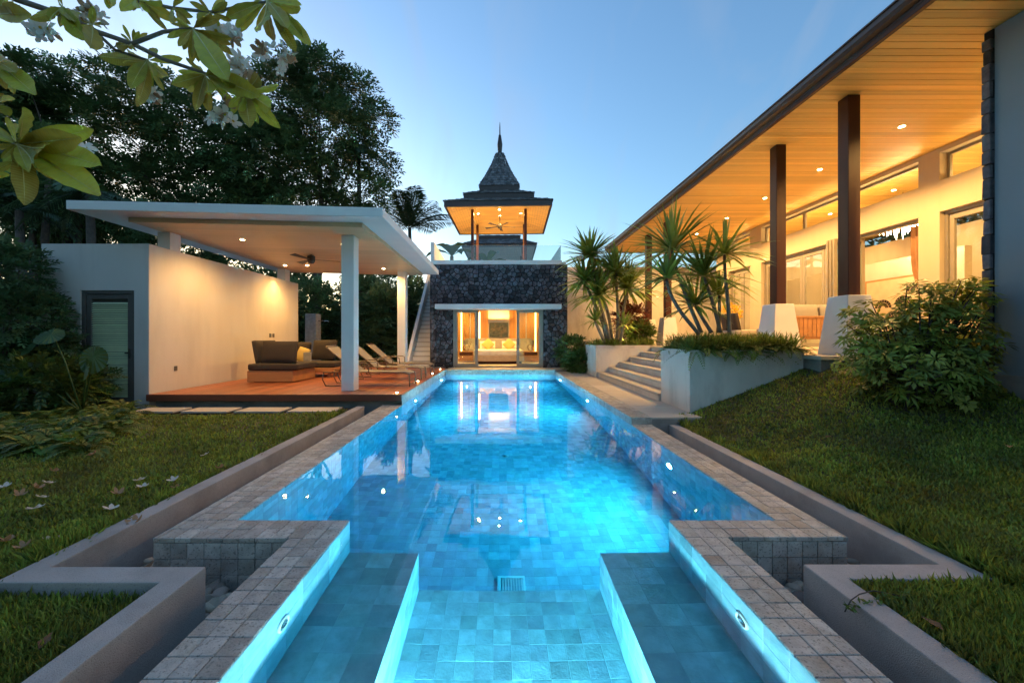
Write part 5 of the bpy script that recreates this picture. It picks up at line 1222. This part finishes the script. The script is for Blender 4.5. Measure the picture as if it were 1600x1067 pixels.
# yellow orchid bunch on the side table
fl = thing('flower_vase', 'vase of yellow flowers on the terrace side table', 'flowers', (7.3,12.2,HZ+.56))
MB().lathe([(.07,0),(.09,.08),(.06,.2),(.05,.24)], (7.3,12.2,HZ+.56), 14).build('vase', white, fl)
q, d, _ = in_clumps([(7.3,12.2,HZ+1.05,.3,.3,.28)], 260); v, f = leaves(q, d+RNG.normal(size=d.shape)*.5, .09, .07); npmesh('blossoms', v, f, petal_y, fl)

# uplights that wash the two planters
def uplight(label, x, y, z_, aim, en):
    t = thing('garden_spotlight', label, 'spotlight', (x,y,z_)); MB().lathe([(.03,0),(.035,.03),(.04,.09),(.035,.095)], (x,y,z_), 12).build('housing', metal_dk, t)
    MB().lathe([(.03,.096),(.03,.1)], (x,y,z_), 12).build('bulb', lampglow, t); lamp('spotlight_lamp', 'SPOT', t, (x,y,z_+.13), en, WARM, aim=aim, spot_size=R(120), spot_blend=.8, shadow_soft_size=.03)
uplight('small garden spotlight hidden among the near planter plants', 3.85, 7.0, 1.09, (.05,-.1,1), 150)
uplight('small garden spotlight hidden among the far planter plants', 4.1, 13.0, 1.05, (-.1,-.15,1), 200)

# ------------------------------------------------------------------ frangipani overhead, near the viewer
fr = thing('frangipani_tree', 'frangipani branches with yellow green leaves and white flowers overhanging at upper left', 'tree', (-5.2,2.6,-.06))
s8 = .3; D0 = 2.45
def f8(x, y, D=D0): return at(x*s8, y*s8, D)
MB().tube([(-5.2,2.6,-.06),(-5.1,2.6,1.5),(-4.8,2.55,2.8),(-3.9,2.5,3.75),f8(-120,-90)], [.13,.11,.09,.06,.035], 9).build('trunk', bark_pale, fr, True)
brs = [([(-120,-90),(90,0),(340,85),(500,165),(690,230),(850,310),(1070,385),(1270,475)],.021,.009,0), ([(690,230),(850,168),(1000,150)],.012,.009,-.1), ([(500,170),(600,262),(770,315)],.011,.008,.1),
       ([(340,-150),(680,0),(900,45),(1100,65),(1390,10)],.014,.008,.1), ([(-140,760),(0,785),(85,752)],.014,.01,-.3), ([(-140,300),(-60,320),(-10,330)],.014,.01,-.2)]
for line, r0, r1, dd in brs:
    pts = [f8(x,y,D0+dd) for x,y in line]; MB().tube(pts, [r0+(r1-r0)*i/(len(pts)-1) for i in range(len(pts))], 8).build('branch', bark_pale, fr, True)
MB().tube([(-5.1,2.6,1.5),(-4.2,2.3,1.7),f8(-140,760,D0-.3)], [.06,.03,.014], 8).build('branch', bark_pale, fr, True)
MB().tube([(-4.8,2.55,2.8),(-4.0,2.4,2.6),f8(-140,300,D0-.2)], [.05,.025,.014], 8).build('branch', bark_pale, fr, True)
MB().tube([(-3.9,2.5,3.75),f8(340,-150,D0+.1)], [.04,.014], 8).build('branch', bark_pale, fr, True)
def frang_mesh(seed, bend):
    rs = random.Random(seed); vs_, fs = [], []; n = 15
    for i in range(n):
        t = i/(n-1); w_ = .130*(math.sin(PI*min(1,t**1.35*.98+.015)))**.62*(.75+.35*t); zc = -bend*t*t+.0; wav = .012*math.sin(i*2.1+seed)
        for s in (-1,-.5,0,.5,1): vs_.append((s*w_, t, zc+abs(s)*w_*.28+wav*abs(s)-(.0 if s else .006)))
    for i in range(n-1):
        for j in range(4): a = i*5+j; fs.append((a,a+1,a+6,a+5))
    return MB().add(vs_, fs).mesh('leaf', frang_leaf, smooth=True)
def rib_mesh(bend):
    n = 9; return MB().tube([(0,-.12+1.1*i/(n-1),-bend*max(0,(-.12+1.1*i/(n-1)))**2-.008) for i in range(n)], [.014-.011*i/(n-1) for i in range(n)], 5).mesh('midrib', frang_rib, smooth=True)
fms = [(frang_mesh(k, b_), rib_mesh(b_)) for k, b_ in enumerate((.08,.16,.26,.12))]
def frang(base, tip, dD=0., face=None):
    A, B = base, tip; d = B-A; ln = d.length; d.normalize()
    view = (Vector((0,0,H))-A).normalized() if face is None else Vector(face); nrm = (view*random.choice((1,1,-.8))+Vector((random.uniform(-.35,.35),random.uniform(-.3,.3),random.uniform(-.4,.5)))); x = d.cross(nrm).normalized(); z_ = x.cross(d)
    m = Matrix((x, d, z_)).transposed(); k = random.randrange(4)
    o = piece(fms[k][0], 'leaf', fr, A+d*.08*ln, m.to_euler(), (ln*.92*random.uniform(.72,1.12),ln*.92,ln*.92))
    r_ = bpy.data.objects.new('midrib', fms[k][1]); COL.objects.link(r_); r_.parent = o
ros = {(768,315,.1):[(560,310),(690,400),(765,515),(850,480),(900,465),(820,240),(930,310),(640,330)],
       (1070,388,0):[(910,440),(1020,540),(1130,560),(1235,565),(930,380),(960,300),(1180,370),(1250,440),(1000,470)],
       (1275,477,0):[(1290,612),(1425,645),(1450,585),(1468,460),(1330,400),(1380,520),(1200,600),(1190,420)],
       (1003,150,-.1):[(875,190),(1060,345),(1150,360),(1225,290),(890,120),(1130,90),(1000,320),(1190,230),(950,260)],
       (1392,8,.1):[(1210,165),(1400,248),(1530,240),(1595,190),(1590,70),(1470,120),(1290,60),(1340,150),(1560,-40)],
       (1095,66,.1):[(985,130),(1080,180),(1200,110),(1010,20),(1130,170),(1180,20)],
       (690,228,0):[(640,130),(570,230),(700,160),(660,270),(760,170)],
       (720,0,.1):[(650,-10),(720,80),(755,55),(640,30),(830,60),(900,100)], (900,40,.1):[(975,120),(870,110),(960,-20),(1000,90)],
       (330,40,0):[(260,-20),(370,75),(205,110),(440,90),(330,130)], (480,130,0):[(400,140),(495,225),(560,120),(440,40)], (570,-60,.1):[(560,30),(600,20),(540,10)],
       (88,752,-.3):[(160,590),(372,730),(285,815),(250,925),(385,975),(60,870),(0,640),(-20,800),(35,600),(435,885),(200,700),(440,930),(-60,700),(30,880)],
       (-12,330,-.2):[(142,452),(45,335),(60,280),(-60,420),(20,450),(-40,250)], (-30,560,-.25):[(25,560),(-10,480),(20,620)], (-20,80,0):[(110,60),(30,-20),(60,20)], (-60,900,-.3):[(10,900),(40,860),(-20,980)]}
for (x, y, dd), tips in ros.items():
    for tx, ty in tips+[(x+(tx-x)*random.uniform(.6,.95)-(ty-y)*random.uniform(-.5,.5), y+(ty-y)*random.uniform(.6,.95)+(tx-x)*random.uniform(-.5,.5)) for tx, ty in tips]: frang(f8(x,y,D0+dd), f8(tx,ty,D0+dd+random.uniform(-.22,.16)))
# flowers
def flower_mesh(mt, name, curl=.35):
    vs_, fs = [], []
    for k in range(5):
        a = 2*PI*k/5; ca, sa = math.cos(a), math.sin(a); row = []
        for t, w_ in ((.05,.12),(.4,.46),(.75,.55),(1,.22)):
            for s in (-1,0,1): x, y, z_ = t, s*w_*.62+.12*t, curl*t*t+.10*s*t; row.append((ca*x-sa*y, sa*x+ca*y, z_))
        b = len(vs_); vs_ += row
        for i in range(3): fs += [(b+i*3,b+i*3+1,b+i*3+4,b+i*3+3),(b+i*3+1,b+i*3+2,b+i*3+5,b+i*3+4)]
    return MB().add(vs_, fs).mesh(name, mt, smooth=True)
fw_, fo_ = flower_mesh(petal,'flower'), flower_mesh(petal_old,'wilted_flower',.7)
fy_ = MB().lathe([(.02,-.02),(.18,.04),(.16,.07),(.03,.06)], n=10).mesh('flower_eye', petal_y, smooth=True)
for cx, cy2, n_, rr, dd in ((212,160,9,60,.0),(480,85,10,65,.05),(775,500,7,60,.12),(1155,590,10,65,0),(1250,360,10,50,-.05),(1205,180,8,42,-.05),(1400,280,6,50,.1),(1490,300,8,55,.1),(345,800,6,40,-.15),(420,780,5,34,-.15)):
    for k in range(n_):
        p = f8(cx+random.gauss(0,rr*.5), cy2+random.gauss(0,rr*.42), D0+dd+random.uniform(-.04,.04)); m = random.random()
        o = piece(fo_ if m < .14 else fw_, 'flower', fr, p, (random.uniform(0,6),random.uniform(0,6),random.uniform(0,6)), (random.uniform(.042,.054),)*3)
        if m >= .14: e_ = bpy.data.objects.new('flower_eye', fy_); COL.objects.link(e_); e_.parent = o
    if cx < 300: MB().tube([f8(100,30),f8(160,105)], .004, 5).build('flower_stalk', bark_pale, fr)
# fallen flowers on the left lawn
spots = [(65,785,1),(75,762,1),(55,802,1),(183,777,0),(172,800,1),(270,755,1),(222,766,1),(275,768,0),(320,711,1),(145,712,0),(80,846,1),(35,858,0),(10,850,0),(85,742,0),(5,770,1),(30,782,0),(219,755,1),(58,771,0),(345,735,0),(210,820,0)]
FLB = ['white fallen flower in the middle of the left pair on the lawn','white fallen flower lying just behind the left pair','white fallen flower in front of the left pair on the lawn','brownish fallen flower alone in the middle of the left lawn','white fallen flower in front of the brownish one mid lawn',
 'white fallen flower nearest the low wall','white fallen flower beside the brownish mid lawn flower','wilted flower touching the white one nearest the low wall','white fallen flower farthest from the viewer by the wall','wilted flower alone far back on the left lawn',
 'white fallen flower closest to the viewer on the left lawn','wilted flower beside the closest white one','wilted flower at the very left picture edge, nearest','wilted flower behind the left pair of white flowers','white fallen flower at the left picture edge',
 'wilted flower between the left picture edge and the white pair','white fallen flower farthest back in the mid lawn cluster','wilted flower tucked among the left white pair','wilted flower against the low wall far back','wilted flower alone near the wall bend']
for k, (px, py, w_) in enumerate(spots):
    D = F*(H+.03)/(py-VY); x = (px-VX)/F*D; o = piece(fw_ if w_ else fo_, 'fallen_flower', None, Vector((x,D,lawn_left(x,D)+.055)), (random.uniform(-.5,.5),random.uniform(-.5,.5),random.uniform(0,6)), (random.uniform(.04,.052),)*3)
    tag(o, FLB[k], 'flower', 'fallen white flowers' if w_ else 'fallen wilted flowers')
dl = MB().add([(0,0,0),(.35,.22,.1),(1,0,.05),(.35,-.22,.12)], [(0,1,2,3)]).mesh('dead_leaf', brown_leaf)
for k, (px, py) in enumerate(((60,1030),(1475,1000),(225,905),(1380,760),(1290,690),(1575,705))):
    D = F*(H+.0)/(py-VY); x = (px-VX)/F*D; z_ = lawn_right(x,D) if px > 800 else lawn_left(x,D); D = F*(H-z_)/(py-VY) ; x = (px-VX)/F*D
    o = piece(dl, 'dead_leaf', None, Vector((x,D,z_+.045)), (random.uniform(-.2,.2),random.uniform(-.2,.2),random.uniform(0,6)), (.09,.1,.1)); tag(o, ['dry brown leaf in the grass at the bottom left','dry brown leaf in the grass at the bottom right','dry brown leaf inside the left wall corner','dry brown leaf on the right lawn near the low wall','dry brown leaf on the right lawn below the planter','dry brown leaf near the right picture edge'][k], 'leaf', 'dry leaves on the lawns')
# creeper over the right wall
V, Fc = [], []; off_ = 0
cr_ = thing('creeper', 'thin green creeper trailing over the right zigzag wall', 'plant', (1.95,2.1,0))
cp = [Vector((2.10,2.0,.01)),Vector((1.95,2.02,.03)),Vector((1.86,2.0,.025)),Vector((1.79,1.97,.015)),Vector((1.74,1.95,-.03))]
MB().tube(cp, .003, 5).build('stem', bark, cr_, True)
pp = np.array([cp[0].lerp(cp[-1], k/24)+Vector((0,0,.02)) for k in range(25)]); v, f = leaves(np.repeat(pp,2,0), rand_dir(50), .035, .014); npmesh('foliage', v, f, leaf_fern, cr_, tone=RNG.random(len(f)))

# ------------------------------------------------------------------ grass
def grass(name, label, xr, yr, n, hfun, hh, keep, p=2.0):
    u = RNG.random(n); y0, y1 = yr
    y = 1/(1/y0-u*(1/y0-1/y1)); x = RNG.uniform(xr[0], xr[1], n); m = keep(x, y); x, y = x[m], y[m]; n = len(x)
    z_ = np.array([hfun(a, b_) for a, b_ in zip(x, y)])-.004
    a = RNG.uniform(0,2*PI,n); lean = RNG.uniform(.1,1.0,n); patch = .6+.5*np.sin(x*2.3+1.7*np.sin(y*1.4))*np.sin(y*2.9+x); hgt = hh*RNG.uniform(.45,1.4,n)*(.7+.45*patch); w_ = .0035+.0012*y*RNG.uniform(.7,1.3,n)
    b_ = np.stack([x,y,z_],1); s = np.stack([-np.sin(a),np.cos(a),0*a],1)*w_[:,None]; d = np.stack([np.cos(a)*np.sin(lean),np.sin(a)*np.sin(lean),np.cos(lean)],1)*hgt[:,None]
    mid = b_+d*.55+np.array((0,0,.1))*hgt[:,None]; tip = b_+d
    V = np.stack([b_-s,b_+s,mid+s*.8,tip,mid-s*.8],1).reshape(-1,3); Fc = np.arange(5*n).reshape(-1,5)
    o = npmesh(name, V, Fc, grass_m, None, tone=RNG.random(n)); tag(o, label, kind='stuff'); return o
grass('grass', 'short green grass of the left lawn', (-9.5,-2.80), (1.6,7.0), 170000, lawn_left, .046, lambda x, y: (x > -1.62*y-.3))
grass('grass', 'longer grass fringe along the left low wall', (-2.98,-2.80), (1.6,7.0), 9000, lawn_left, .10, lambda x, y: x > -2.80-.18*np.abs(np.sin(y*3.1)*np.sin(y*7.7+1)))
grass('grass', 'longer grass fringe along the right low wall', (2.785,2.98), (1.4,6.3), 11000, lawn_right, .10, lambda x, y: x < 2.79+.19*np.abs(np.sin(y*3.3)*np.sin(y*8.1+1)))
grass('grass', 'grass tufts in the left wall corner', (-2.8,-1.885), (.9,2.12), 26000, lawn_left, .07, lambda x, y: x > -1.5*y-.2)
grass('grass', 'short green grass of the sloping right lawn', (2.785,8.0), (1.4,6.33), 190000, lawn_right, .046, lambda x, y: (x < 1.6*y+.5) & ~((x > 6.3) & (y < 5.15)) & ~((x > 4.96) & (y > 5.98)))
grass('grass', 'grass tufts in the right wall corner', (1.962,2.775), (.9,2.15), 26000, lambda x, y: -.03, .075, lambda x, y: x < 1.6*y+.3)
